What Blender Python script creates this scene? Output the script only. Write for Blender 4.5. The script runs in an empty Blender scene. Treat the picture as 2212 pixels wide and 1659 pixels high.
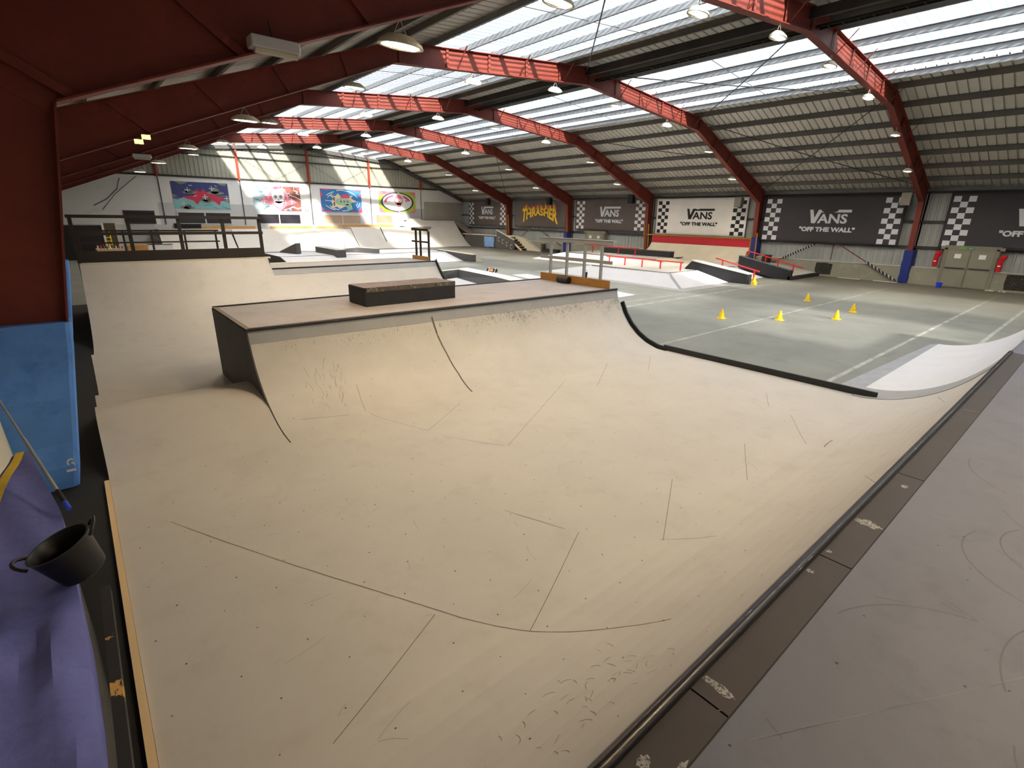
import bpy, math, random
from math import sin, cos, sqrt, pi, radians
from mathutils import Vector, Matrix
random.seed(7)
SC = bpy.context.scene
COL = SC.collection

# ------------------------------------------------------------------ camera
F_PX = 1084.61
YAW, PITCH, ROLL = 0.707035, -0.3217265, 0.01689460
cam = bpy.data.cameras.new('camera')
cam.sensor_width = 36.0
cam.lens = 36.0 * F_PX / 2212.0
cam.clip_end = 300
cam_o = bpy.data.objects.new('camera', cam); COL.objects.link(cam_o)
fw = Vector((sin(YAW)*cos(PITCH), cos(YAW)*cos(PITCH), sin(PITCH)))
rt = Vector((cos(YAW), -sin(YAW), 0)); up = rt.cross(fw)
r2 = rt*cos(ROLL) + up*sin(ROLL); u2 = -rt*sin(ROLL) + up*cos(ROLL)
m = Matrix((r2, u2, -fw)).transposed().to_4x4()
m.translation = Vector((0, 0, 3.3))
cam_o.matrix_world = m
SC.camera = cam_o

# ------------------------------------------------------------------ sky, sun, exposure
W = bpy.data.worlds.new('world'); SC.world = W; W.use_nodes = True
bg = W.node_tree.nodes['Background']
bg.inputs[0].default_value = (0.76, 0.87, 1.0, 1); bg.inputs[1].default_value = 3.2
sun = bpy.data.lights.new('sun', 'SUN'); sun.energy = 62.0; sun.angle = radians(3.0); sun.color = (1, 0.93, 0.80)
sun_o = bpy.data.objects.new('sun', sun); COL.objects.link(sun_o)
sun_o.rotation_euler = Vector((0.60, 2.3, -1.0)).to_track_quat('-Z', 'Y').to_euler()
sun_o.location = (0, -10, 30)
LAMP_W = 132.0      # lamps over the ramp, near the left wall
LAMP_W2 = 62.0      # the remaining lamps, whiter
SC.view_settings.view_transform = 'Standard'
SC.view_settings.look = 'None'
SC.view_settings.exposure = 0.0
SC.view_settings.gamma = 1.0
SC.view_settings.use_curve_mapping = False
SC.cycles.use_denoising = True
SC.cycles.max_bounces = 8
SC.cycles.diffuse_bounces = 5
SC.cycles.transparent_max_bounces = 12
SC.cycles.caustics_reflective = False
SC.cycles.caustics_refractive = False
SC.cycles.sample_clamp_indirect = 6.0

# ------------------------------------------------------------------ materials
def lin(c):
    return tuple((v/12.92 if v <= 0.04045 else ((v+0.055)/1.055)**2.4) for v in (x/255.0 for x in c))
MATS = {}
def mat(name, rgb, rough=0.7, metal=0.0, var=0.12, scale=3.0, rgb2=None, bump=0.0, bscale=40.0, stretch=(1, 1, 1), thr=None, spec=0.4):
    """procedural painted / wooden / metal surface: base colour broken up by two noises (world coordinates), optional second colour patches"""
    if name in MATS: return MATS[name]
    M = bpy.data.materials.new(name); M.use_nodes = True
    nt = M.node_tree; N = nt.nodes; L = nt.links
    b = N['Principled BSDF']
    b.inputs['Roughness'].default_value = rough; b.inputs['Metallic'].default_value = metal
    b.inputs['Specular IOR Level'].default_value = spec
    g = N.new('ShaderNodeNewGeometry'); mp = N.new('ShaderNodeMapping'); L.new(g.outputs['Position'], mp.inputs['Vector'])
    mp.inputs['Scale'].default_value = stretch
    n1 = N.new('ShaderNodeTexNoise'); n1.inputs['Scale'].default_value = scale; n1.inputs['Detail'].default_value = 6; n1.inputs['Roughness'].default_value = 0.65
    L.new(mp.outputs[0], n1.inputs['Vector'])
    c = lin(rgb); c2 = lin(rgb2) if rgb2 else None
    rp = N.new('ShaderNodeValToRGB')
    lo = tuple(max(0, v*(1-var)) for v in c); hi = tuple(min(1, v*(1+var)) for v in c)
    e = rp.color_ramp.elements
    e[0].position = 0.3; e[0].color = (*lo, 1); e[1].position = 0.72; e[1].color = (*hi, 1)
    L.new(n1.outputs['Fac'], rp.inputs['Fac'])
    out = rp.outputs['Color']
    if c2:
        n2 = N.new('ShaderNodeTexNoise'); n2.inputs['Scale'].default_value = scale*2.3; n2.inputs['Detail'].default_value = 8; n2.inputs['Roughness'].default_value = 0.7
        L.new(mp.outputs[0], n2.inputs['Vector'])
        r2_ = N.new('ShaderNodeValToRGB'); t = thr or (0.56, 0.66)
        r2_.color_ramp.elements[0].position = t[0]; r2_.color_ramp.elements[1].position = t[1]
        L.new(n2.outputs['Fac'], r2_.inputs['Fac'])
        mx = N.new('ShaderNodeMix'); mx.data_type = 'RGBA'
        L.new(r2_.outputs['Color'], mx.inputs['Factor']); L.new(out, mx.inputs['A']); mx.inputs['B'].default_value = (*c2, 1)
        out = mx.outputs['Result']
    L.new(out, b.inputs['Base Color'])
    if bump:
        n3 = N.new('ShaderNodeTexNoise'); n3.inputs['Scale'].default_value = bscale; n3.inputs['Detail'].default_value = 4
        L.new(mp.outputs[0], n3.inputs['Vector'])
        bp = N.new('ShaderNodeBump'); bp.inputs['Strength'].default_value = bump; bp.inputs['Distance'].default_value = 0.02
        L.new(n3.outputs['Fac'], bp.inputs['Height']); L.new(bp.outputs[0], b.inputs['Normal'])
    MATS[name] = M
    return M

def emit(name, rgb, strength):
    M = bpy.data.materials.new(name); M.use_nodes = True
    b = M.node_tree.nodes['Principled BSDF']
    b.inputs['Base Color'].default_value = (*lin(rgb), 1)
    b.inputs['Emission Color'].default_value = (*lin(rgb), 1); b.inputs['Emission Strength'].default_value = strength
    MATS[name] = M
    return M

def skylight_mat():
    M = bpy.data.materials.new('translucent_sheet'); M.use_nodes = True
    nt = M.node_tree; N = nt.nodes; L = nt.links
    N.remove(N['Principled BSDF'])
    o = N['Material Output']
    tr = N.new('ShaderNodeBsdfTransparent'); tl = N.new('ShaderNodeBsdfTranslucent'); mx = N.new('ShaderNodeMixShader')
    g = N.new('ShaderNodeNewGeometry'); nz = N.new('ShaderNodeTexNoise'); nz.inputs['Scale'].default_value = 1.2; nz.inputs['Detail'].default_value = 5
    L.new(g.outputs['Position'], nz.inputs['Vector'])
    rp = N.new('ShaderNodeValToRGB'); rp.color_ramp.elements[0].position = .3; rp.color_ramp.elements[1].position = .75
    rp.color_ramp.elements[0].color = (.46, .48, .50, 1); rp.color_ramp.elements[1].color = (.62, .64, .66, 1)
    L.new(nz.outputs['Fac'], rp.inputs['Fac']); L.new(rp.outputs[0], tr.inputs[0])
    tl.inputs[0].default_value = (.42, .44, .47, 1); mx.inputs[0].default_value = 0.5
    L.new(tr.outputs[0], mx.inputs[1]); L.new(tl.outputs[0], mx.inputs[2]); L.new(mx.outputs[0], o.inputs[0])
    MATS['sky'] = M
    return M

def stripe_mat(name, c1, c2, period, axis=(0, 1, 1), duty=0.5):
    """two colours alternating along a direction (hazard tape, wrapped foam)"""
    M = bpy.data.materials.new(name); M.use_nodes = True
    nt = M.node_tree; N = nt.nodes; L = nt.links; b = N['Principled BSDF']; b.inputs['Roughness'].default_value = .6
    g = N.new('ShaderNodeNewGeometry'); d = N.new('ShaderNodeVectorMath'); d.operation = 'DOT_PRODUCT'; d.inputs[1].default_value = axis
    L.new(g.outputs['Position'], d.inputs[0])
    dv = N.new('ShaderNodeMath'); dv.operation = 'DIVIDE'; dv.inputs[1].default_value = period; L.new(d.outputs['Value'], dv.inputs[0])
    fr = N.new('ShaderNodeMath'); fr.operation = 'FRACT'; L.new(dv.outputs[0], fr.inputs[0])
    gt = N.new('ShaderNodeMath'); gt.operation = 'GREATER_THAN'; gt.inputs[1].default_value = duty; L.new(fr.outputs[0], gt.inputs[0])
    mx = N.new('ShaderNodeMix'); mx.data_type = 'RGBA'; mx.inputs['A'].default_value = (*lin(c1), 1); mx.inputs['B'].default_value = (*lin(c2), 1)
    L.new(gt.outputs[0], mx.inputs['Factor']); L.new(mx.outputs['Result'], b.inputs['Base Color'])
    MATS[name] = M
    return M

def floor_mat():
    M = mat('concrete', (124, 125, 119), 0.55, 0, .14, .55, (110, 113, 110), .05, 30, thr=(.5, .7))
    nt = M.node_tree; N = nt.nodes; L = nt.links; b = N['Principled BSDF']
    src = b.inputs['Base Color'].links[0].from_socket
    g = N.new('ShaderNodeNewGeometry'); sp = N.new('ShaderNodeSeparateXYZ'); L.new(g.outputs['Position'], sp.inputs[0])
    wob = N.new('ShaderNodeTexNoise'); wob.inputs['Scale'].default_value = 2.0; wob.inputs['Detail'].default_value = 8
    L.new(g.outputs['Position'], wob.inputs['Vector'])
    cur = src
    # worn painted court lines running across the hall
    for y0, w, k in ((7.67, .05, .75), (3.47, .05, .9), (12.15, .06, .8), (12.9, .05, .55), (2.05, .05, .7)):
        s = N.new('ShaderNodeMath'); s.operation = 'SUBTRACT'; s.inputs[1].default_value = y0; L.new(sp.outputs['Y'], s.inputs[0])
        a = N.new('ShaderNodeMath'); a.operation = 'ABSOLUTE'; L.new(s.outputs[0], a.inputs[0])
        c = N.new('ShaderNodeMath'); c.operation = 'LESS_THAN'; c.inputs[1].default_value = w; L.new(a.outputs[0], c.inputs[0])
        wr = N.new('ShaderNodeMapRange'); wr.inputs['From Min'].default_value = .35; wr.inputs['From Max'].default_value = .62
        wr.inputs['To Min'].default_value = .15; wr.inputs['To Max'].default_value = k; L.new(wob.outputs['Fac'], wr.inputs['Value'])
        mu = N.new('ShaderNodeMath'); mu.operation = 'MULTIPLY'; L.new(c.outputs[0], mu.inputs[0]); L.new(wr.outputs[0], mu.inputs[1])
        mx = N.new('ShaderNodeMix'); mx.data_type = 'RGBA'; L.new(mu.outputs[0], mx.inputs['Factor']); L.new(cur, mx.inputs['A']); mx.inputs['B'].default_value = (*lin((182, 182, 176)), 1)
        cur = mx.outputs['Result']
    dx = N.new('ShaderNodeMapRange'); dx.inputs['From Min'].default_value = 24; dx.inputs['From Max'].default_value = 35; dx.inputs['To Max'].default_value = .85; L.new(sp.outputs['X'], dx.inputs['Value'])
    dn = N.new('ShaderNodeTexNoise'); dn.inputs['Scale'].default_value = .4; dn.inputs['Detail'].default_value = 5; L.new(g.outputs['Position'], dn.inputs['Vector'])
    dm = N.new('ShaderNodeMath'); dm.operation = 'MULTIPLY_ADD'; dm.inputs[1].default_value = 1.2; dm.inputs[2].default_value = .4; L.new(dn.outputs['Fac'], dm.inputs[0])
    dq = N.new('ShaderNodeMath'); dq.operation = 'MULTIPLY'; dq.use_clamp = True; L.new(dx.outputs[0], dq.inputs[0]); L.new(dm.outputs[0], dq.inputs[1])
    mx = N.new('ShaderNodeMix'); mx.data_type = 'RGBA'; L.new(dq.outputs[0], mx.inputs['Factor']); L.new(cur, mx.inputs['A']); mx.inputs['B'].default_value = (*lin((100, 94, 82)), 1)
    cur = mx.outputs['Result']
    # white scuffs and chips
    sc_ = N.new('ShaderNodeTexNoise'); sc_.inputs['Scale'].default_value = 5.5; sc_.inputs['Detail'].default_value = 10; sc_.inputs['Roughness'].default_value = .8
    mp = N.new('ShaderNodeMapping'); mp.inputs['Scale'].default_value = (.35, 1.2, 1); L.new(g.outputs['Position'], mp.inputs[0]); L.new(mp.outputs[0], sc_.inputs['Vector'])
    r = N.new('ShaderNodeValToRGB'); r.color_ramp.elements[0].position = .70; r.color_ramp.elements[1].position = .74; L.new(sc_.outputs['Fac'], r.inputs['Fac'])
    mx = N.new('ShaderNodeMix'); mx.data_type = 'RGBA'; L.new(r.outputs[0], mx.inputs['Factor']); L.new(cur, mx.inputs['A']); mx.inputs['B'].default_value = (*lin((188, 188, 184)), 1)
    L.new(mx.outputs['Result'], b.inputs['Base Color'])
    return M

def scuff_mat():
    """far transition: ramp paint with dense short wheel marks on its upper half (wear that belongs to the board)"""
    M = mat('ramp_scuffed', (186, 180, 172), .55, 0, .07, 1.6)
    nt = M.node_tree; N = nt.nodes; L = nt.links; b = N['Principled BSDF']
    src = b.inputs['Base Color'].links[0].from_socket
    g = N.new('ShaderNodeNewGeometry'); sp = N.new('ShaderNodeSeparateXYZ'); L.new(g.outputs['Position'], sp.inputs[0])
    mp = N.new('ShaderNodeMapping'); mp.inputs['Scale'].default_value = (1.0, .55, .55); mp.inputs['Rotation'].default_value = (0.2, .5, .3); L.new(g.outputs['Position'], mp.inputs[0])
    n = N.new('ShaderNodeTexNoise'); n.inputs['Scale'].default_value = 26; n.inputs['Detail'].default_value = 3; n.inputs['Roughness'].default_value = .6; n.inputs['Distortion'].default_value = 1.4
    L.new(mp.outputs[0], n.inputs['Vector'])
    n2 = N.new('ShaderNodeTexNoise'); n2.inputs['Scale'].default_value = 1.1; n2.inputs['Detail'].default_value = 3; L.new(g.outputs['Position'], n2.inputs['Vector'])
    z = N.new('ShaderNodeMapRange'); z.inputs['From Min'].default_value = .35; z.inputs['From Max'].default_value = 1.1; z.inputs['To Min'].default_value = -.16; z.inputs['To Max'].default_value = .06; L.new(sp.outputs['Z'], z.inputs['Value'])
    x = N.new('ShaderNodeMapRange'); x.inputs['From Min'].default_value = 3; x.inputs['From Max'].default_value = 9; x.inputs['To Min'].default_value = -.06; x.inputs['To Max'].default_value = .03; L.new(sp.outputs['X'], x.inputs['Value'])
    a = N.new('ShaderNodeMath'); a.operation = 'ADD'; L.new(z.outputs[0], a.inputs[0]); L.new(x.outputs[0], a.inputs[1])
    a2 = N.new('ShaderNodeMath'); a2.operation = 'MULTIPLY_ADD'; a2.inputs[1].default_value = .35; L.new(n2.outputs['Fac'], a2.inputs[0]); L.new(a.outputs[0], a2.inputs[2])
    a3 = N.new('ShaderNodeMath'); a3.operation = 'ADD'; L.new(n.outputs['Fac'], a3.inputs[0]); L.new(a2.outputs[0], a3.inputs[1])
    r = N.new('ShaderNodeValToRGB'); r.color_ramp.elements[0].position = .78; r.color_ramp.elements[1].position = .90
    r.color_ramp.elements[1].color = (.75, .75, .75, 1); L.new(a3.outputs[0], r.inputs['Fac'])
    mx = N.new('ShaderNodeMix'); mx.data_type = 'RGBA'; L.new(r.outputs[0], mx.inputs['Factor']); L.new(src, mx.inputs['A']); mx.inputs['B'].default_value = (*lin((105, 100, 94)), 1)
    L.new(mx.outputs['Result'], b.inputs['Base Color'])
    return M

RAMP = mat('ramp_paint', (186, 180, 172), .55, 0, .05, .9, (176, 169, 160), 0, 40, thr=(.52, .75))
SCUFF = scuff_mat()
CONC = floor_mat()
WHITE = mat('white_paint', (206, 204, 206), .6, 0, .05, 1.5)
GREYP = mat('grey_paint', (150, 150, 150), .6, 0, .08, 2)
DECKG = mat('deck_grey', (102, 103, 114), .6, 0, .07, 1.2, (94, 94, 103), 0, thr=(.5, .72))
DECKP = mat('deck_ply', (166, 158, 156), .6, 0, .08, .8, (158, 144, 138), 0, thr=(.48, .68))
BLACK = mat('black_paint', (38, 38, 40), .55, 0, .25, 2, (70, 70, 70), .05, thr=(.66, .72))
DARKG = mat('dark_grey_paint', (84, 80, 78), .65, 0, .12, 2)
STEEL = mat('coping_steel', (52, 49, 49), .32, .7, .3, 4, (176, 174, 172), 0, stretch=(.7, 14, 14), thr=(.64, .70))  # pale streaks along the pipe: reflections painted into the colour
PLATE = mat('coping_plate', (64, 57, 53), .55, .2, .14, 2.0, (96, 90, 85), 0, thr=(.67, .72))
GALV = mat('galvanised', (146, 148, 150), .5, .3, .12, 1.5)
GALVD = mat('purlin_grey', (106, 102, 97), .6, .15, .15, 1.0)
ROOFS = mat('roof_sheet', (200, 195, 184), .7, 0, .10, .6)
CLAD = mat('cladding', (158, 160, 156), .6, 0, .10, .7)
CLADD = mat('cladding_dark', (62, 60, 58), .7, 0, .15, .7)
RED = mat('frame_red', (116, 48, 37), .6, 0, .14, 1.0, (104, 43, 34), 0, thr=(.5, .7))
ORANGE = mat('post_orange', (176, 70, 48), .6, 0, .1, 1)
BLOCK = mat('wall_white', (240, 237, 231), .75, 0, .04, .5, (226, 222, 215), 0, thr=(.55, .75))
DADO = mat('wall_grey', (202, 200, 198), .75, 0, .06, .5)
UPST = mat('upstand_concrete', (142, 138, 122), .8, 0, .10, .8, (160, 157, 142), .06, thr=(.55, .7))
WOOD = mat('timber', (196, 150, 84), .65, 0, .16, 2.2, (168, 120, 62), 0, stretch=(.4, 4, 4), thr=(.5, .7))
PALEW = mat('pale_timber', (214, 184, 140), .65, 0, .10, 3, stretch=(3, .4, 3))
PLY = mat('plywood', (176, 128, 66), .6, 0, .12, 1.6, (150, 104, 50), 0, stretch=(1, .5, 3), thr=(.55, .7))
CREAM = mat('cream_ply', (212, 204, 180), .6, 0, .07, 1)
BLUEP = mat('pad_blue', (92, 146, 226), .6, 0, .10, 1.5, (76, 126, 206), .05, 12, thr=(.5, .7))
NAVY = mat('pad_navy', (36, 48, 120), .6, 0, .12, 2, bump=.05, bscale=10)
MATB = mat('mat_purple', (100, 104, 168), .75, 0, .14, 2.2, (90, 94, 156), .5, 7, thr=(.5, .7))
YEL = mat('yellow_plastic', (244, 200, 20), .45, 0, .05, 4)
YELW = mat('yellow_webbing', (200, 168, 50), .7, 0, .1, 8)
REDP = mat('red_paint', (214, 42, 40), .45, 0, .08, 3)
REDW = mat('red_panel', (190, 36, 46), .55, 0, .10, 1.2, stretch=(1, .4, 5))
REDX = mat('extinguisher_cover', (190, 28, 34), .3, 0, .1, 3)
BLUEB = mat('blue_bucket', (28, 70, 210), .4, 0, .05, 3)
BPLAS = mat('black_plastic', (20, 20, 22), .42, 0, .15, 3)
RUBBER = mat('rubber', (24, 23, 22), .7, 0, .2, 3)
DOORM = mat('door_grey', (128, 124, 108), .6, 0, .08, 1.2)
PAPER = mat('paper', (226, 226, 222), .8, 0, .05, 9)
GREEN = mat('exit_green', (30, 130, 80), .5, 0, .05, 3)
LIME = mat('exit_lime', (96, 170, 60), .5, 0, .05, 3)
GLASS = mat('dark_glass', (52, 50, 56), .15, 0, .15, .6, spec=.6)
GLASSW = mat('curtained_glass', (186, 160, 136), .3, 0, .12, .6)
CLOTHK = mat('banner_black', (60, 57, 60), .7, 0, .10, .8)
CLOTHB = mat('banner_brown', (92, 82, 77), .7, 0, .12, .8)
CLOTHW = mat('banner_cream', (240, 234, 226), .7, 0, .06, .8)
PRINTW = mat('print_white', (216, 216, 220), .7, 0, .03, 3)
PRINTK = mat('print_black', (30, 29, 30), .7, 0, .05, 3)
RUSTH = mat('broken_wall', (48, 44, 38), .9, 0, .5, 6, (168, 164, 148), .4, 20, thr=(.60, .68))
LAMPB = mat('lamp_housing', (206, 198, 176), .5, .1, .05, 5)
CABLE = mat('cable_white', (200, 200, 196), .5, .2, .05, 5)
DARKST = mat('dark_steel', (58, 54, 52), .6, .2, .2, 2)
TIMBERK = mat('black_timber', (44, 36, 30), .6, 0, .2, 2)
LED = emit('led_panel', (255, 250, 232), 14.0)
SODIUM = emit('amber_panel', (255, 214, 90), 6.0)
SKY = skylight_mat()
HAZ = stripe_mat('hazard_tape', (24, 22, 18), (214, 166, 30), .11, (0, .8, .8))
WRAP = stripe_mat('wrapped_foam', (18, 18, 18), (196, 194, 186), .17, (0, 1.0, -.35), .62)
REDRIB = mat('red_board', (186, 34, 44), .55, 0, .08, 1.2)

# ------------------------------------------------------------------ mesh helpers
class MB:
    def __init__(s): s.v = []; s.f = []
    def add(s, vs, fs):
        o = len(s.v); s.v += [tuple(v) for v in vs]; s.f += [tuple(i+o for i in f) for f in fs]; return s
    def box(s, a, b):
        x0, y0, z0 = a; x1, y1, z1 = b
        return s.add([(x0,y0,z0),(x1,y0,z0),(x1,y1,z0),(x0,y1,z0),(x0,y0,z1),(x1,y0,z1),(x1,y1,z1),(x0,y1,z1)],
                     [(0,3,2,1),(4,5,6,7),(0,1,5,4),(1,2,6,5),(2,3,7,6),(3,0,4,7)])
    def prism(s, poly, axis, a, b):
        """poly in the plane across axis: x -> (y,z), y -> (x,z), z -> (x,y)"""
        def P(p, t): return (t, p[0], p[1]) if axis == 'x' else ((p[0], t, p[1]) if axis == 'y' else (p[0], p[1], t))
        n = len(poly)
        return s.add([P(p, a) for p in poly] + [P(p, b) for p in poly],
                     [tuple(range(n-1, -1, -1)), tuple(range(n, 2*n))] + [(i, (i+1) % n, n+(i+1) % n, n+i) for i in range(n)])
    def tube(s, pts, r, n=8, cap=True):
        pts = [Vector(p) for p in pts]; rings = []
        for i, p in enumerate(pts):
            d = (pts[min(i+1, len(pts)-1)] - pts[max(i-1, 0)]).normalized()
            u = d.cross(Vector((0, 0, 1)) if abs(d.z) < .9 else Vector((1, 0, 0))).normalized(); w = d.cross(u)
            rr = r[i] if isinstance(r, (list, tuple)) else r
            rings.append([p + (u*cos(2*pi*k/n) + w*sin(2*pi*k/n))*rr for k in range(n)])
        vs = [v for R in rings for v in R]
        fs = [(i*n+k, i*n+(k+1) % n, (i+1)*n+(k+1) % n, (i+1)*n+k) for i in range(len(pts)-1) for k in range(n)]
        if cap: fs += [tuple(range(n-1, -1, -1)), tuple(range((len(pts)-1)*n, len(pts)*n))]
        return s.add(vs, fs)
    def bar(s, p, q, w, h):
        """rectangular bar from p to q, w sideways, h along the other normal"""
        p, q = Vector(p), Vector(q); d = (q-p).normalized()
        u = d.cross(Vector((0, 0, 1)) if abs(d.z) < .95 else Vector((1, 0, 0))).normalized(); n = u.cross(d)
        c = [p + u*a*w/2 + n*b*h/2 for a, b in ((-1,-1),(1,-1),(1,1),(-1,1))] + [q + u*a*w/2 + n*b*h/2 for a, b in ((-1,-1),(1,-1),(1,1),(-1,1))]
        return s.add(c, [(0,3,2,1),(4,5,6,7),(0,1,5,4),(1,2,6,5),(2,3,7,6),(3,0,4,7)])
    def grid(s, rows):
        n = len(rows[0]); vs = [p for r in rows for p in r]
        return s.add(vs, [(i*n+j, i*n+j+1, (i+1)*n+j+1, (i+1)*n+j) for i in range(len(rows)-1) for j in range(n-1)])
    def slab(s, rows, t):
        """grid with thickness t downwards"""
        n = len(rows[0]); mrow = len(rows); top = [tuple(p) for r in rows for p in r]; bot = [(p[0], p[1], p[2]-t) for p in top]; k = len(top)
        fs = []
        for i in range(mrow-1):
            for j in range(n-1):
                q = (i*n+j, i*n+j+1, (i+1)*n+j+1, (i+1)*n+j); fs += [q, tuple(k+a for a in reversed(q))]
        ed = [j for j in range(n)] + [i*n+n-1 for i in range(1, mrow)] + [(mrow-1)*n+j for j in range(n-2, -1, -1)] + [i*n for i in range(mrow-2, 0, -1)]
        for a, b in zip(ed, ed[1:]+ed[:1]): fs.append((b, a, k+a, k+b))
        return s.add(top+bot, fs)
    def lathe(s, prof, n=20, c=(0, 0, 0)):
        vs = [(c[0]+r*cos(2*pi*k/n), c[1]+r*sin(2*pi*k/n), c[2]+z) for r, z in prof for k in range(n)]
        fs = [(i*n+k, i*n+(k+1) % n, (i+1)*n+(k+1) % n, (i+1)*n+k) for i in range(len(prof)-1) for k in range(n)]
        return s.add(vs, fs + [tuple(range(n-1, -1, -1)), tuple(range((len(prof)-1)*n, len(prof)*n))])

def link(name, mb, m, parent=None, smooth=False, kind=None, bevel=0):
    me = bpy.data.meshes.new(name); base = parent.location if parent is not None else Vector((0, 0, 0))
    if parent is not None and parent.parent is not None: base = base + parent.parent.location
    if parent is None:
        xs = [v[0] for v in mb.v]; ys = [v[1] for v in mb.v]; zs = [v[2] for v in mb.v]
        base = Vector(((min(xs)+max(xs))/2, (min(ys)+max(ys))/2, min(zs)))
    me.from_pydata([(v[0]-base[0], v[1]-base[1], v[2]-base[2]) for v in mb.v], [], mb.f); me.update()
    me.materials.append(m)
    if smooth:
        for p in me.polygons: p.use_smooth = True
        me.set_sharp_from_angle(angle=radians(35))
    o = bpy.data.objects.new(name, me); COL.objects.link(o)
    if parent is not None: o.parent = parent
    else: o.location = base
    if kind: o['kind'] = kind
    if bevel:
        b = o.modifiers.new('bevel', 'BEVEL'); b.width = bevel; b.segments = 2; b.limit_method = 'ANGLE'
    return o

def thing(name, label, cat, loc=(0, 0, 0), group=None):
    o = bpy.data.objects.new(name, None); COL.objects.link(o); o.location = loc; o.empty_display_size = .1
    o['label'] = label; o['category'] = cat
    if group: o['group'] = group
    return o
def tag(o, label, cat, group=None):
    o['label'] = label; o['category'] = cat
    if group: o['group'] = group
    return o
def struct(name, loc=(0, 0, 0)):
    o = bpy.data.objects.new(name, None); COL.objects.link(o); o.location = loc; o['kind'] = 'structure'; o.empty_display_size = .1
    return o
def copy_tree(o, loc, parent=None, label=None):
    c = o.copy(); COL.objects.link(c); c.parent = parent
    if parent is None: c.location = loc
    if label: c['label'] = label
    for ch in o.children: copy_tree(ch, None, c)
    return c
def clone(o, dloc, parent):
    c = o.copy(); COL.objects.link(c); c.parent = parent; c.location = o.location + Vector(dloc); return c

# ------------------------------------------------------------------ hall dimensions
FY = [7.9, 16.85, 25.8, 34.75, 43.7]; YE = 53.0; YB = -19.0
FBACK = [-1.05, -10.0]
INNER = [(-.55, 0), (.15, 4.4), (9.15, 7.98), (18.3, 8.76), (27.45, 7.95), (36.05, 4.45), (36.45, 0)]
OUTER = [(-.95, 0), (-.95, 5.05), (9.15, 8.55), (18.3, 9.4), (27.45, 8.55), (36.95, 5.05), (36.95, 0)]
def roofz(x, up=.22):
    pts = OUTER[1:6]
    x = max(-1.4, min(37.4, x))
    for (a, b), (c, d) in zip(pts, pts[1:]):
        if x <= c or (c, d) == pts[-1]: return b + (d-b)*(x-a)/(c-a) + up
def innerz(x):
    pts = INNER[1:6]
    for (a, b), (c, d) in zip(pts, pts[1:]):
        if x <= c: return b + (d-b)*(x-a)/(c-a)

# ------------------------------------------------------------------ floor
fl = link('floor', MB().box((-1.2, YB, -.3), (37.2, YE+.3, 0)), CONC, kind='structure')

# ------------------------------------------------------------------ roof
roof = struct('ceiling', (18.3, 20, 9.4))
def corr_y(x0, x1, y0, y1, period=.335, dep=.075, lift=.0):
    ys = []; y = y0
    while y < y1 - 1e-6:
        for k, d in ((0, 0), (.80, 0), (.82, 1), (.97, 1)):
            yy = y + k*period
            if yy < y1: ys.append((yy, d*dep))
        y += period
    ys.append((y1, 0))
    mb = MB(); mb.grid([[(x, yy, roofz(x)+lift+d) for yy, d in ys] for x in (x0, x1)])
    return mb
bays = [(-19, -10), (-10, -1.05), (-1.05, 7.9), (7.9, 16.85), (16.85, 25.8), (25.8, 34.75), (34.75, 43.7), (43.7, YE)]
LX = (10.75, 16.45); RX = (20.35, 26.0)
for y0, y1 in bays:
    for a, b in ((-1.3, 9.15), (9.15, LX[0]), (LX[1], 18.3), (18.3, RX[0]), (RX[1], 27.45), (27.45, 37.3)):
        link('roof_sheet', corr_y(a, b, y0, y1), ROOFS, roof)
    for a, b in (LX, RX):
        link('skylight_panel', corr_y(a-.05, b+.05, y0, y1, lift=.004), SKY, roof)
def purlin(x, h=.22, w=.07, mt=GALVD, s=1):
    z = roofz(x)-.005; y0, y1 = YB, YE
    mb = MB().box((x-.006, y0, z-h), (x+.006, y1, z-.002))
    mb.box((min(x, x+s*w), y0, z-h), (max(x, x+s*w), y1, z-h+.012)); mb.box((min(x, x-s*w), y0, z-.014), (max(x, x-s*w), y1, z-.002))
    return link('purlin', mb, mt, roof)
for x in (10.6, 12.05, 13.5, 15.0, 16.5): purlin(x, mt=GALV, h=.2, s=-1)
for x in (20.4, 22.05, 23.4, 24.7, 26.05): purlin(x, mt=GALV, h=.2)
for x in (.9, 2.4, 3.85, 5.3, 6.75, 8.2, 9.3, 17.6): purlin(x, s=-1)
for x in (18.95, 19.7, 27.3, 28.75, 30.2, 31.6, 33.0, 34.4, 35.8): purlin(x)
link('ridge_beam', MB().box((18.25, YB, 9.08), (18.35, YE, 9.36)), DARKST, roof)
link('eave_gutter', MB().box((36.75, YB, 5.0), (37.0, YE, 5.16)), GALVD, roof)
# sag rods between purlins
for yc in (3.4, 12.4, 21.3, 30.3, 39.2):
    for a, b in ((10.6, 16.5), (20.4, 26.05)):
        link('sag_rod', MB().tube([(a, yc, roofz(a)-.12), (b, yc+.1, roofz(b)-.12)], .012, 5), DARKST, roof)
# diagonal wind braces in two bays
for (xa, ya), (xb, yb) in (((18.6, 16.85), (27.4, 7.9)), ((18.6, 7.9), (27.4, 16.85)), ((27.4, 16.85), (36.2, 7.9)), ((27.4, 7.9), (36.2, 16.85)),
                           ((27.4, 34.75), (36.2, 43.7)), ((9.3, 7.9), (18.3, 16.85)), ((31.8, 16.85), (27.4, 25.8))):
    n = 8; pts = [(xa+(xb-xa)*t/n, ya+(yb-ya)*t/n, roofz(xa+(xb-xa)*t/n)-.36-.10*sin(pi*t/n)) for t in range(n+1)]
    link('wind_brace', MB().tube(pts, .022, 5), DARKST, roof)

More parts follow.
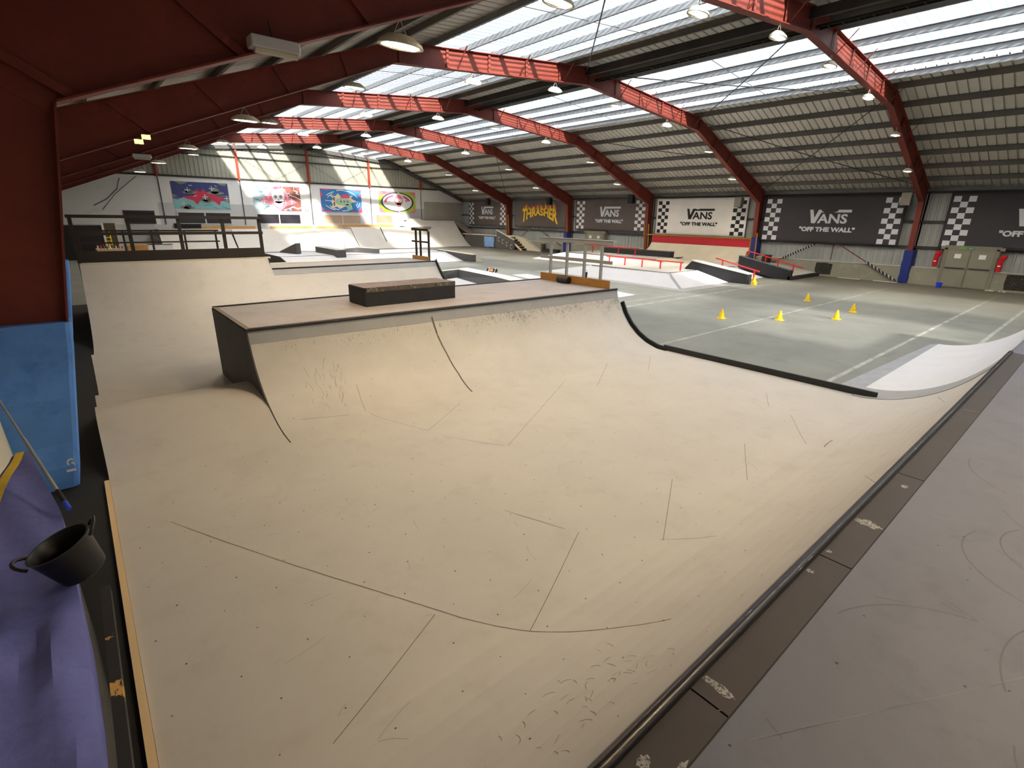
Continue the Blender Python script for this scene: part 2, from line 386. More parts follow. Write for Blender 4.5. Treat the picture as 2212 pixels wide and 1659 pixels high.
# portal frames ------------------------------------------------------
def stations():
    out = []
    for k in range(1, 5):
        (a, b), (c, d) = INNER[k], INNER[k+1]; (e, f), (g, h) = OUTER[k], OUTER[k+1]
        for t in (.02, .22, .42, .62, .82):
            out.append(((a+(c-a)*t, b+(d-b)*t), (e+(g-e)*t, f+(h-f)*t)))
    return out
def frame(y, label):
    t = thing('portal_frame', label, 'steel frame', (18.3, y, 0), 'red steel portal frames')
    n = len(INNER)
    vs = [(x, y, z) for x, z in INNER] + [(x, y, z) for x, z in OUTER]
    mb = MB()
    for k in range(n-1):
        q = [INNER[k], INNER[k+1], OUTER[k+1], OUTER[k]]
        mb.prism(q, 'y', y-.007, y+.007)
    link('web', mb, RED, t)
    def flange(poly, nm, dz):
        mb = MB()
        for (a, b), (c, d) in zip(poly, poly[1:]):
            l = sqrt((c-a)**2+(d-b)**2); nx, nz = -(d-b)/l*dz, (c-a)/l*dz
            mb.prism([(a, b), (c, d), (c+nx, d+nz), (a+nx, b+nz)], 'y', y-.13, y+.13)
        return link(nm, mb, RED, t)
    flange(INNER, 'inner_flange', -.022); flange(OUTER, 'outer_flange', .022)
    for (a, b), (c, d) in stations():
        link('stiffener', MB().bar((a, y-.06, b), (c, y-.06, d), .014, .10), RED, t)
    for (a, b), (c, d) in ((INNER[1], OUTER[1]), (INNER[5], OUTER[5])):
        link('knee_plate', MB().bar((a, y, b), (c, y, d), .03, .26), RED, t)
    for x in (11.6, 14.5, 16.9, 20.6, 22.6, 25.0, 26.9, 30.0, 33.2):
        s = 1 if x > 18 else -1
        link('fly_brace', MB().bar((x, y-.04, innerz(x)+.02), (x, y-.62, roofz(x)-.2), .045, .012), RED, t)
    return t
fl_lab = ['red steel portal frame carrying the pale blue column pad beside the mini ramp', 'red steel portal frame between the cream banner and the wide black banner',
          'red steel portal frame between the brown check banner and the cream banner', 'red steel portal frame between the flame lettered banner and the brown check banner',
          'red steel portal frame standing closest to the mural wall']
for y, lb in zip(FY, fl_lab): frame(y, lb)
for y in FBACK: frame(y, 'red steel portal frame overhead in the bays behind the ramp deck')

# ------------------------------------------------------------------ end wall
wen = struct('wall_end', (18, YE, 0))
ys = YE
link('block_wall', MB().box((-1.1, ys, 3.95), (37.2, ys+.3, 6.1)), BLOCK, wen)
link('dado', MB().box((-1.1, ys-.004, 0), (37.2, ys+.3, 3.95)), DADO, wen)
link('boarding', MB().box((31.6, ys-.05, 2.75), (36.9, ys-.006, 4.75)), mat('board_tan', (176, 168, 156), .7, 0, .08, .8), wen)
link('white_field', MB().box((-.9, ys-.012, 2.2), (6.1, ys-.005, 3.95)), BLOCK, wen)
mb = MB(); xs = []
x = -1.0
while x < 37.0:
    xs += [(x, 0), (x+.19, 0), (x+.23, .035), (x+.30, .035)]; x += .335
mb.grid([[(xx, ys-.01-d, 6.1 if r == 0 else max(6.1, roofz(xx))) for xx, d in xs] for r in (0, 1)])
link('cladding_sheet', mb, mat('end_cladding', (168, 166, 150), .65, 0, .08, .7), wen)
link('ledge', MB().box((-1, ys-.10, 6.02), (36.9, ys, 6.16)), DARKST, wen)
for xp in (6.4, 12.58, 18.78, 25.05, 31.15):
    zt = roofz(xp)-.1
    link('wind_post', MB().box((xp-.09, ys-.22, 5.98), (xp+.09, ys-.05, zt)).box((xp-.02, ys-.3, 5.98), (xp+.02, ys-.2, zt)), ORANGE, wen)
    link('pipe', MB().tube([(xp+.05, ys-.06, 2.2), (xp+.05, ys-.06, 6.0)], .035, 6), DARKG if xp > 20 else DARKST, wen)
for z, a, b in ((7.9, 3, 33.4), (8.55, 10.2, 26.5)):
    link('girt', MB().box((a, ys-.16, z-.05), (b, ys-.03, z+.05)), DARKST, wen)
link('gable_rafter', MB().prism([(27.45, 8.3), (36.9, 4.8), (36.9, 5.1), (27.45, 8.6)], 'y', ys-.35, ys-.1).prism([(18.3, 9.0), (27.45, 8.3), (27.45, 8.6), (18.3, 9.3)], 'y', ys-.35, ys-.1).prism([(9.15, 8.3), (18.3, 9.0), (18.3, 9.3), (9.15, 8.6)], 'y', ys-.35, ys-.1).prism([(-.9, 4.8), (9.15, 8.3), (9.15, 8.6), (-.9, 5.1)], 'y', ys-.35, ys-.1), DARKG, wen)
for a, b in (((13, 7.8), (15.8, 6.25)), ((18.6, 7.7), (15.8, 6.25)), ((19, 7.8), (21.8, 6.25)), ((25, 7.8), (22, 6.25))):
    link('brace_wire', MB().tube([(a[0], ys-.2, a[1]), (b[0], ys-.2, b[1])], .012, 5), DARKST, wen)
link('cable', MB().tube([(3.9, ys-.03, 5.7), (3.6, ys-.03, 4.9), (2.8, ys-.03, 4.1), (1.9, ys-.03, 3.6)], .03, 5), DARKG, wen)
link('cable', MB().tube([(5.0, ys-.03, 5.9), (3.4, ys-.03, 4.5), (2.4, ys-.03, 3.3)], .02, 5), DARKG, wen)
# windows in the end wall
for i, (a, b, z0, z1, gm, nm) in enumerate(((7.45, 11.45, 2.3, 3.18, GLASS, 2), (13.72, 17.6, 2.32, 3.13, GLASS, 2), (19.97, 23.8, 2.34, 3.13, GLASSW, 2), (25.6, 27.5, 2.4, 3.2, GLASSW, 1), (3.75, 5.69, 2.34, 3.2, mat('blackout_board', (48, 42, 40), .7), 1))):
    w = struct('window_%d' % (i+1), ((a+b)/2, ys, z0))
    fm = WHITE if i < 4 else DARKST; t = .09
    for q in (((a-t, z0-t), (b+t, z0)), ((a-t, z1), (b+t, z1+t)), ((a-t, z0), (a, z1)), ((b, z0), (b+t, z1))):
        link('window_frame', MB().box((q[0][0], ys-.07, q[0][1]), (q[1][0], ys-.005, q[1][1])), fm, w)
    wd = (b-a)/nm
    for k in range(nm):
        link('pane', MB().box((a+k*wd, ys-.03, z0), (a+(k+1)*wd, ys-.015, z1)), gm, w)
        if k: link('mullion', MB().box((a+k*wd-.05, ys-.07, z0), (a+k*wd+.05, ys-.02, z1)), fm, w)

# ------------------------------------------------------------------ right wall
wr = struct('wall_right', (36.9, 20, 0))
XC = 36.95; XU = 36.45
def corr_wall(x, y0, y1, z0, z1, m, name='cladding_sheet', sgn=-1, par=None):
    ysq = []; y = y0
    while y < y1-1e-6:
        for k, d in ((0, 0), (.56, 0), (.68, 1), (.88, 1)):
            if y+k*.335 < y1: ysq.append((y+k*.335, d*.035))
        y += .335
    ysq.append((y1, 0))
    mb = MB(); mb.grid([[(x+sgn*d, yy, z) for yy, d in ysq] for z in (z0, z1)])
    return link(name, mb, m, par)
for y0, y1 in bays: corr_wall(XC, y0, y1, .9, 5.3, CLAD, par=wr)
doorsY = ((4.25, 6.25), (30.5, 32.4))
segs = [(YB, 4.15), (6.35, 30.4), (32.5, YE)]
for a, b in segs:
    link('upstand', MB().box((XU, a, 0), (37.2, b, .93)), UPST, wr)
    link('upstand_ledge', MB().box((XU-.025, a, .93), (XC, b, .965)), mat('ledge_white', (196, 194, 182), .7, 0, .2, 3), wr)
link('outer_skin', MB().box((37.05, YB, 0), (37.2, YE, 5.3)), CLADD, wr)
for z in (2.02, 3.4, 4.95):
    link('girt', MB().box((XC-.18, YB, z-.06), (XC-.03, YE, z+.06)), DARKST, wr)
# broken patches in the upstand, with rubble
for k, (ya, yb_, za, zb) in enumerate(((11.7, 12.68, .13, .82), (2.3, 3.62, .12, .88))):
    pts = [(ya+.03, za), (yb_-.05, za-.02), (yb_, za+.3), (yb_-.03, zb), (ya+.4, zb+.02), (ya, zb-.05)]
    link('broken_patch', MB().prism(pts, 'x', XU-.012, XU+.01), RUSTH, wr)
    mb = MB()
    for q in range(14):
        yy = yb_-.2+random.random()*.9; xx = XU-.08-random.random()*.25; r = .02+random.random()*.05
        mb.lathe([(r, 0), (r*.9, r*.7), (r*.3, r)], 5, (xx, yy, 0))
    rb = link('rubble', mb, mat('rubble_pale', (206, 202, 182), .9, 0, .15, 5), kind='stuff'); tag(rb, ['pale crumbled plaster on the floor under the broken wall patch by the red handrail', 'pale crumbled plaster on the floor beside the steel double door'][k], 'rubble')
# doors
def door(n, y0, y1, exit_sign):
    d = struct('door_%d' % n, (XU, (y0+y1)/2, 0)); x = XU-.03
    for a, b, z0, z1 in ((y0-.12, y0, 0, 2.08), (y1, y1+.12, 0, 2.08), (y0-.3, y1+.3, 2.0, 2.16)):
        link('door_frame', MB().box((x-.03, a, z0), (x+.1, b, z1)), DOORM, d)
    ym = (y0+y1)/2
    for a, b in ((y0, ym-.01), (ym+.01, y1)):
        lf = link('door_leaf', MB().box((x, a, .02), (x+.05, b, 2.0)), DOORM, d)
        for z0, z1 in ((.08, .92), (1.12, 1.94)):
            link('door_panel', MB().box((x-.012, a+.06, z0), (x, b-.06, z1)), mat('door_panel', (134, 130, 114), .6, 0, .08, 1.2), lf)
        link('push_bar', MB().box((x-.06, a+.08, 1.02), (x-.02, b-.08, 1.06)), DARKST, lf)
        link('notice', MB().box((x-.018, (a+b)/2-.14, 1.55), (x-.013, (a+b)/2+.14, 1.78)), PAPER, lf)
    return d
d1 = door(1, 4.25, 6.25, True); d2 = door(2, 30.5, 32.4, False)
link('panel_behind', MB().box((XU+.03, 4.1, 0), (37.0, 6.4, 2.2)), DOORM, d1); link('panel_behind', MB().box((XU+.03, 30.3, 0), (37.0, 32.6, 2.2)), DOORM, d2)
def text_mb(s, size=1.0, offset=0.0):
    cu = bpy.data.curves.new('t', 'FONT'); cu.body = s; cu.size = size; cu.offset = offset; cu.resolution_u = 3
    o = bpy.data.objects.new('t', cu); COL.objects.link(o)
    dg = bpy.context.evaluated_depsgraph_get(); me = o.evaluated_get(dg).to_mesh()
    v = [tuple(x.co) for x in me.vertices]; f = [tuple(p.vertices) for p in me.polygons]
    o.evaluated_get(dg).to_mesh_clear(); bpy.data.objects.remove(o); bpy.data.curves.remove(cu)
    xs = [a[0] for a in v]; zs = [a[1] for a in v]
    x0, x1, z0, z1 = min(xs), max(xs), min(zs), max(zs)
    return [((a[0]-x0)/(x1-x0), (a[1]-z0)/(z1-z0)) for a in v], f
es = thing('exit_sign', 'green EXIT sign above the steel double door', 'sign', (XU-.06, 5.3, 2.08), None)
link('sign_plate', MB().box((XU-.075, 5.15, 2.03), (XU-.065, 5.42, 2.13)), GREEN, es)
link('arrow_plate', MB().box((XU-.075, 5.5, 2.03), (XU-.065, 5.78, 2.13)), LIME, es)
tv, tf = text_mb('EXIT', 1, .01)
link('lettering', MB().add([(XU-.078, 5.38-.19*u, 2.055+.05*v) for u, v in tv], tf), PRINTW, es)
for k, (yt, yb_, zt, zb, lb) in enumerate(((6.55, 6.62, 1.88, 1.05, 'red vinyl covered fire extinguisher on the wall between the door and the navy column pad'), (3.83, 3.98, 1.78, .98, 'red vinyl covered fire extinguisher on the wall between the door and the broken patch'))):
    t = thing('fire_extinguisher', lb, 'extinguisher', (XU-.1, (yt+yb_)/2, zb), 'covered fire extinguishers')
    prof = [(.07, 0), (.115, .03), (.125, .3), (.12, .5), (.14, .62), (.165, .72), (.10, .84)]
    mb = MB(); n = 12
    rings = []
    for i, (r, z) in enumerate(prof):
        sh = -.10*max(0, (z-.5))*3
        rings.append([(XU-.18+r*cos(2*pi*a/n), (yb_+.0)+r*sin(2*pi*a/n)+sh, zb+z) for a in range(n+1)])
    mb.grid(rings); mb.add(rings[0][:n], [tuple(range(n-1, -1, -1))]); mb.add(rings[-1][:n], [tuple(range(n))])
    link('cover', mb, REDX, t, smooth=True); link('label', MB().box((XU-.315, yb_-.06, zb+.28), (XU-.303, yb_+.06, zb+.33)), PAPER, t)
    link('bracket', MB().box((XU-.06, yb_-.03, zb+.2), (XU, yb_+.03, zb+.5)), DARKST, t)
# hollow wall services
link('conduit', MB().tube([(XC-.1, 12.0, .97), (XC-.1, 12.0, 2.0)], .025, 6), RED, wr)

# ------------------------------------------------------------------ left wall / back wall
wl = struct('wall_left', (-1.1, 20, 0))
link('cladding_sheet', MB().box((-1.3, YB, 0), (-1.05, YE, 5.3)), mat('left_cladding', (150, 146, 138), .7, 0, .12, .8), wl)
wb = struct('wall_back', (18, YB, 0))
link('cladding_sheet', MB().prism([(-1.1, 0), (37.1, 0)] + [(x, z+.2) for x, z in reversed(OUTER[1:6])], 'y', YB-.2, YB), CLAD, wb)
# ------------------------------------------------------------------ lamps
def lamp_proto():
    t = thing('high_bay_lamp', 'oval white LED high-bay lamp hanging under a red portal frame', 'lamp', (0, 0, 0), 'LED high-bay lamps under the portal frames')
    n = 24
    def oval(a, b, z): return [(a*cos(2*pi*k/n), b*sin(2*pi*k/n), z) for k in range(n)]
    mb = MB(); rings = [oval(.10, .05, .16), oval(.22, .10, .14), oval(.36, .19, .05), oval(.38, .20, 0), oval(.33, .165, 0)]
    for i in range(len(rings)-1): mb.add(rings[i]+rings[i+1], [(k, (k+1) % n, n+(k+1) % n, n+k) for k in range(n)])
    mb.add(rings[0], [tuple(range(n))]); mb.add([(p[0], p[1], .02) for p in rings[-1]], [tuple(range(n-1, -1, -1))])
    hs = link('housing', mb, LAMPB, t, smooth=False)
    for k in range(9):
        x = -.25 + k*.0625
        link('led_strip', MB().box((x-.02, -.085, -.004), (x+.02, .085, .012)), LED, hs)
    mb = MB()
    for sx in (-.12, .12): mb.tube([(sx, 0, .14), (0, 0, .36)], .006, 5)
    link('hanger', mb, CABLE, t)
    L = bpy.data.lights.new('lamp_light', 'AREA'); L.shape = 'RECTANGLE'; L.size = .56; L.size_y = .2; L.energy = LAMP_W; L.color = (1, .78, .48); L.spread = radians(160)
    lo = bpy.data.objects.new('lamp_light', L); COL.objects.link(lo); lo.parent = t; lo.location = (0, 0, -.02)
    return t
LP = lamp_proto(); first = True
WHITER = bpy.data.lights['lamp_light'].copy(); WHITER.energy = LAMP_W2; WHITER.color = (1, .89, .74)
RIGHTW = WHITER.copy(); RIGHTW.energy = 130.0
MIDW = WHITER.copy(); MIDW.energy = 135.0; MIDW.color = (1, .87, .68)
LAMPAT = {7.9: 'that carries the pale blue pad', 16.85: 'at the end of the red wallride', 25.8: 'beside the brown check banner', 34.75: 'beside the flame lettered banner', 43.7: 'closest to the mural wall', -1.05: 'behind the ramp deck, added unseen for light', -10.0: 'at the back of the hall, added unseen for light'}
for y in FY + FBACK:  # FBACK rows are unseen lamps added to light surfaces facing the camera
    for x in (4.4, 7.7, 12.3, 16.45, 20.4, 24.55, 28.9, 32.05):
        loc = (x, y-.02, innerz(x)-.37)
        if first: o = LP; o.location = loc; first = False
        else: o = copy_tree(LP, loc)
        o['label'] = 'oval white LED high-bay lamp hanging under the frame ' + LAMPAT[y]
        o['group'] = 'high-bay lamps under the frame ' + LAMPAT[y]
        for ch in o.children:
            if ch.type == 'LIGHT':
                if x > 26: ch.data = RIGHTW
                elif x > 9: ch.data = WHITER
                elif y > 10: ch.data = MIDW
# emergency light boxes and amber floods on the rafters
for x, y, z, lb in ((2.48, 7.75, 5.33, 'boxy unlit emergency light fixed to the rafter above the pale blue pad'), (2.75, 25.65, 5.3, 'small white emergency light box on the rafter beside the amber floods')):
    t = thing('emergency_light', lb, 'lamp', (x, y, z))
    link('casing', MB().box((x-.3, y-.14, z-.07), (x+.3, y+.10, z+.07)), WHITE, t, bevel=.02); link('tube_cover', MB().tube([(x-.26, y-.08, z-.08), (x+.26, y-.08, z-.08)], .05, 8), LAMPB, t)
    link('stem', MB().tube([(x, y, z+.07), (x, y+.1, z+.3)], .012, 5), DARKST, t)
for x, z in ((1.78, 4.93), (1.95, 5.05)):
    t = thing('flood_light', 'small amber floodlight clamped to the red rafter near the left wall', 'lamp', (x, 16.65, z), 'amber floodlights')
    link('casing', MB().box((x-.10, 16.62, z-.06), (x+.10, 16.74, z+.06)), DARKST, t); link('amber_glass', MB().box((x-.09, 16.60, z-.05), (x+.09, 16.622, z+.05)), SODIUM, t)
    link('arm', MB().tube([(x, 16.74, z), (x+.02, 16.82, z+.05)], .012, 5), DARKST, t)
# speakers
def speaker(y, z, lb, dark=False):
    t = thing('loudspeaker', lb, 'speaker', (35.3, y, z), 'hanging loudspeakers')
    w = .24
    link('cabinet', MB().prism([(35.08, z), (35.45, z+.02), (35.5, z+.68), (35.1, z+.68)], 'y', y-w, y+w), BPLAS if dark else mat('speaker_grey', (98, 94, 88), .6), t, bevel=.015)
    link('grille', MB().box((35.06, y-w+.03, z+.06), (35.085, y+w-.03, z+.62)), RUBBER if dark else mat('speaker_grille', (112, 108, 98), .7), t)
    zt = innerz(35.3); yf = min(FY, key=lambda q: abs(q-y))+.1
    for s in (-1, 1):
        link('cable', MB().tube([(35.28, y+s*w*.8, z+.67), (35.3, yf+s*.02, zt)], .009, 5), CABLE, t)
for y, z, lb, dk in ((8.4, 4.22, 'grey loudspeaker hanging at the end of the wide black banner', 0), (17.8, 4.14, 'grey loudspeaker hanging over the check border of the cream banner', 0), (26.8, 4.45, 'black loudspeaker hanging at the corner of the brown check banner', 1),
                 (36.3, 4.4, 'black loudspeaker hanging over the flame lettered banner', 1), (45.8, 4.45, 'loudspeaker hanging over the small brown banner in the corner', 1)): speaker(y, z, lb, dk)
# cable tray beside the ridge
ct = thing('cable_tray', 'black ladder cable tray running along under the ridge', 'cable tray', (19.0, 20, 8.95))
for dx in (-.13, .13): link('side_rail', MB().box((19.0+dx-.012, YB, 8.98), (19.0+dx+.012, YE-.3, 9.05)), RUBBER, ct)
for k in range(-30, 132):
    link('rung', MB().box((18.87, k*.4-.015, 8.99), (19.13, k*.4+.015, 9.01)), RUBBER, ct)
for y in FY: link('tray_hanger', MB().tube([(19.0, y+.3, 9.0), (19.0, y+.3, 9.4)], .01, 5), RUBBER, ct)

# ------------------------------------------------------------------ banners on the right wall
XB = 36.62
def cloth_x(y, z, seed):
    return XB - .035*sin(y*1.7+seed)*sin(z*.8+seed) - .02*sin(y*3.3+z*1.4+seed*2)
def banner(y1, y0, z0, z1, label, cloth, ink, logo, seed, checks=(True, True), fold=1.0):
    t = thing('banner', label, 'banner', (XB, (y0+y1)/2, z0), 'banners hung along the cladding wall')
    def X(y, z, d=0): return XB + (cloth_x(y, z, seed)-XB)*fold - d
    ny, nz = 48, 14
    mb = MB(); mb.grid([[(X(y1+(y0-y1)*i/ny, z0+(z1-z0)*j/nz), y1+(y0-y1)*i/ny, z0+(z1-z0)*j/nz) for i in range(ny+1)] for j in range(nz+1)])
    cl = link('cloth', mb, cloth, t, smooth=True)
    md = cl.modifiers.new('thick', 'SOLIDIFY'); md.thickness = .006
    cl_ = cl
    def patch(yl, yr, zb, zt, m, nm, n=3):
        mb = MB(); mb.grid([[(X(yl+(yr-yl)*i/n, zb+(zt-zb)*j/n, .012), yl+(yr-yl)*i/n, zb+(zt-zb)*j/n) for i in range(n+1)] for j in range(n+1)])
        link(nm, mb, m, cl_)
    zc1, zc0 = z1-.2, z0+.1; rh = (zc1-zc0)/9; cw = .315
    inv = ink is PRINTK
    for side in (0, 1):
        if not checks[side]: continue
        ys_ = y1-.14 if side == 0 else y0+.14+3*cw
        for r in range(9):
            for c in range(3):
                w = (r % 2 == 0) == (c != 1)
                if w != inv or (inv and not w): pass
                if inv:
                    if (r+c) % 2 == 0: patch(ys_-c*cw, ys_-(c+1)*cw, zc1-(r+1)*rh, zc1-r*rh, PRINTK, 'check')
                elif (r+c) % 2 == 0: patch(ys_-c*cw, ys_-(c+1)*cw, zc1-(r+1)*rh, zc1-r*rh, PRINTW, 'check')
    def letters(s, yl, wid, zb, ht, nm, off=.02, skew=0):
        v, f = text_mb(s, 1, off)
        link(nm, MB().add([(X(yl-u*wid-skew*w, zb+w*ht, .014), yl-u*wid-skew*w, zb+w*ht) for u, w in v], f), ink, cl_)
    if logo:
        yl, wid, zb, zt = logo   # left edge, width, bottom, top of the word mark
        h = zt-zb
        V = [(0, 1), (.085, 1), (.145, .40), (.225, 1), (1, 1), (1, .80), (.30, .80), (.185, 0), (.085, 0)]
        pts = [(yl-u*wid, zb+w*h) for u, w in V]
        mb = MB(); mb.add([(X(p[0], p[1], .014), p[0], p[1]) for p in pts], [(0, 1, 2, 8), (2, 7, 8), (2, 3, 6, 7), (3, 4, 5, 6)])
        link('big_v', mb, ink, cl_)
        letters('ANS', yl-.235*wid, .70*wid, zb, .70*h, 'lettering', .03)
        tw = wid*1.35
        letters('"OFF THE WALL"', yl+.20*wid, tw, zb-.62*h, .36*h, 'tagline', .05)
    return t
banner(6.75, -1.0, 2.05, 4.92, 'black banner with white checks and lettering directly above the steel double door', CLOTHK, PRINTW, (3.95, 2.4, 3.25, 4.08), 1.0)
banner(16.6, 8.6, 2.0, 4.9, 'wide black banner with white wordmark above the wrapped diagonal braces', CLOTHK, PRINTW, (13.70, 2.38, 3.21, 4.03), 2.2)
banner(25.2, 17.75, 2.15, 4.85, 'cream banner with black wordmark above the red wallride', CLOTHW, PRINTK, (22.5, 2.28, 3.33, 4.09), 3.1)
banner(34.1, 26.2, 2.25, 4.95, 'brown banner with white wordmark above the far double door', CLOTHB, PRINTW, (31.17, 2.3, 3.43, 4.27), 4.4)
banner(51.3, 44.2, 2.3, 4.95, 'small looking brown banner with white wordmark in the corner by the mural wall', CLOTHB, PRINTW, (48.75, 2.25, 3.5, 4.33), 5.7, fold=1.4)
tb = banner(42.95, 35.3, 2.3, 5.0, 'creased brown banner with flaming yellow lettering', CLOTHB, PRINTW, None, 6.3, (False, False), fold=2.0)
FY1 = mat('print_yellow', (236, 200, 40), .6, 0, .06, 2); FO1 = mat('print_orange', (224, 120, 44), .6, 0, .1, 2); FR1 = mat('print_flame_red', (196, 70, 48), .6, 0, .1, 2)
def tbx(y, z, d): return XB + (cloth_x(y, z, 6.3)-XB)*2.0 - d
yl, wd = 41.65, 5.15
def arch(u): return 2.62 + .85*(1-(2*u-1)**2)
v, f = text_mb('THRASHER', 1, .028)
def warp(u, w, gr=0):
    b = arch(u); tp = 4.12; return (yl-u*wd, b+(tp-b)*w)
for nm, m, sc, d in (('letter_outline', FO1, 1.0, .012), ('lettering', FY1, 1.0, .018)):
    vv = []
    for u, w in v:
        y, z = warp(u, w)
        if nm == 'letter_outline': y -= .045; z -= .035
        vv.append((tbx(y, z, d), y, z))
    link(nm, MB().add(vv, f), m, tb)
random.seed(3)
for k in range(26):
    u = (k+.5)/26; hgt = .25+.42*random.random()+(.15 if k in (2, 3, 23, 24) else 0); w = .10
    y = yl-u*wd; zz = 4.05
    pts = [(y+w, zz), (y+w*.7, zz+hgt*.35), (y+w*.15+.04, zz+hgt), (y-.03, zz+hgt*.55), (y-w*.6, zz+hgt*.7), (y-w, zz)]
    link('flame', MB().add([(tbx(a, b, .011+.002*(k % 3)), a, b) for a, b in pts], [tuple(range(6))]), (FO1, FR1, FY1)[k % 3], tb)
# banner rails with hazard tape
HZ = [(17.0, 25.9, 2.10)]
ht = thing('hazard_tape', 'yellow and black hazard tape strung along the foot of the cream banner', 'tape', (36.3, 21, 2.08))
link('tape_strip', MB().box((36.28, 16.9, 2.05), (36.30, 25.8, 2.14)), HAZ, ht)
for y, z0, z1, lb in ((16.6, .5, 2.5, 'yellow and black hazard tape up the column between the cream and wide black banners'), (25.55, .5, 2.9, 'yellow and black hazard tape up the column between the brown check and cream banners'), (43.4, 1.5, 3.5, 'yellow and black hazard tape up the column nearest the mural wall')):
    t = thing('hazard_tape', lb, 'tape', (36.2, y, z0))
    for dy in (-.05, .35):
        def xin(z): return 36.45-.4*z/4.45-(.14 if 16 < y < 18 else .03)
        link('tape_strip', MB().add([(xin(z0), y+dy, z0), (xin(z0), y+dy+.09, z0), (xin(z1), y+dy+.09, z1), (xin(z1), y+dy, z1)], [(0, 1, 2, 3)]), HAZ, t)

# ------------------------------------------------------------------ column pads
def pad(y, side, z1, m, lb, w=.42, t_=.10, z0=.02):
    n = 7
    def xi(z, s): # inner face of the column at height z
        return (-.55+.70*z/4.4) if side < 0 else (36.45-.4*z/4.45)
    t = thing('column_pad', lb, 'pad', (-.6 if side < 0 else 36.7, y, 0), 'foam pads wrapped round columns')
    rows = []
    for k in range(n+1):
        z = z0+(z1-z0)*k/n; s = -side; xin = xi(z, side)+s*t_*(.8 if k in (0, n) else 1); xo = -1.0 if side < 0 else 36.98
        b = w/2*(.94 if k in (0, n) else 1)+.02*sin(k*2.1)
        c = .06
        ring = [(xo, y-b, z), (xin-s*c, y-b, z), (xin-s*c*.3, y-b+c*.3, z), (xin, y-b+c, z), (xin, y+b-c, z), (xin-s*c*.3, y+b-c*.3, z), (xin-s*c, y+b, z), (xo, y+b, z)]
        rows.append(ring+[ring[0]])
    mb = MB(); mb.grid(rows); mb.add(rows[-1][:8], [tuple(range(8))]); mb.add(rows[0][:8], [tuple(range(7, -1, -1))])
    link('foam_cover', mb, m, t)
    return t
p = pad(7.9, -1, 2.05, BLUEP, 'pale blue foam pad round the dark column beside the mini ramp', w=.40, t_=.06)
tv, tf = text_mb('G', 1, .03)
link('logo', MB().add([(-.56+.07*u, 7.685, .30+.11*w) for u, w in tv], tf), PRINTW, p)
link('logo_line', MB().box((-.58, 7.683, .24), (-.49, 7.686, .27)), PRINTW, p)
pad(16.85, -1, 2.1, BLUEP, 'light blue foam pad round the column at the side of the tall railed ramp')
pad(7.9, 1, 1.85, NAVY, 'navy foam pad round the column next to the steel double door', w=.46)
pad(16.85, 1, 2.2, NAVY, 'navy foam pad round the column at the end of the red wallride', w=.5)
pp = pad(34.75, 1, 1.25, NAVY, 'bulky navy foam pad at the foot of the column under the flame banner', w=.75, t_=.25)
link('upper_pad', MB().box((36.0, 34.5, 1.3), (36.6, 34.98, 1.95)), NAVY, pp, bevel=.06)
pad(25.8, 1, .5, NAVY, 'low navy pad round the column foot behind the long black ledge') if False else None
# diagonal wall braces wrapped with foam
def brace(a, b, lb, wrapt=(0, 1), base=RED):
    t = thing('wall_brace', lb, 'brace', tuple((Vector(a)+Vector(b))/2), 'diagonal wall braces')
    A, B = Vector(a), Vector(b)
    link('rod', MB().tube([A, B], .028, 6), base, t)
    if wrapt: link('foam_wrap', MB().tube([A.lerp(B, wrapt[0]), A.lerp(B, wrapt[1])], .07, 8), WRAP, t)
brace((36.38, 12.9, 1.96), (36.3, 15.4, .6), 'diagonal brace wrapped in black and white tape rising beside the red handrail', (0.02, .72))
brace((36.38, 11.6, 2.02), (36.3, 8.15, .06), 'diagonal brace with a taped lower half ending at the navy pad', (.5, .97))
brace((36.38, 40.0, 2.2), (36.38, 41.6, 1.3), 'short diagonal brace under the flame banner beside the stairs', (.1, .8), DARKST)
brace((36.38, 38.9, 2.2), (36.38, 35.6, .7), 'plain dark diagonal brace running down to the bulky navy pad', None, DARKST)

# ------------------------------------------------------------------ murals on the end wall
def mural(x0, x1, z0, z1, label):
    t = thing('mural', label, 'mural', ((x0+x1)/2, ys, z0), 'murals on the end wall'); d = [0]
    def shape(nm, polys, m, per=None):
        d[0] += .0025
        if per is None and nm not in ('sea', 'crack'): per = 2 if nm in ('crosses', 'sparkle') else 1
        if per and len(polys) > per and nm not in ('swirl', 'squiggle', 'bolt', 'crack', 'skull', 'hull', 'face', 'propeller'):
            for q in range(0, len(polys), per):
                mb = MB()
                for p in polys[q:q+per]: mb.add([(x0+(x1-x0)*u, ys-.030-d[0], z0+(z1-z0)*v) for u, v in p], [tuple(range(len(p)))])
                link('cross' if nm == 'crosses' else nm, mb, m, t)
            return
        mb = MB()
        for p in polys: mb.add([(x0+(x1-x0)*u, ys-.030-d[0], z0+(z1-z0)*v) for u, v in p], [tuple(range(len(p)))])
        link(nm, mb, m, t)
    link('board', MB().box((x0, ys-.03, z0), (x1, ys-.006, z1)), MATS[t['label']+'_bg'] if t['label']+'_bg' in MATS else BLOCK, t)
    return t, shape
def ell(cx, cy, rx, ry, n=20, a0=0, a1=2*pi): return [(cx+rx*cos(a0+(a1-a0)*k/(n-1 if a1-a0 < 6.28 else n)), cy+ry*sin(a0+(a1-a0)*k/(n-1 if a1-a0 < 6.28 else n))) for k in range(n)]
def cross(cx, cy, s): return [[(cx-s, cy-.012), (cx+s, cy-.012), (cx+s, cy+.012), (cx-s, cy+.012)], [(cx-.006, cy-s*2), (cx+.006, cy-s*2), (cx+.006, cy+s*2), (cx-.006, cy+s*2)]]
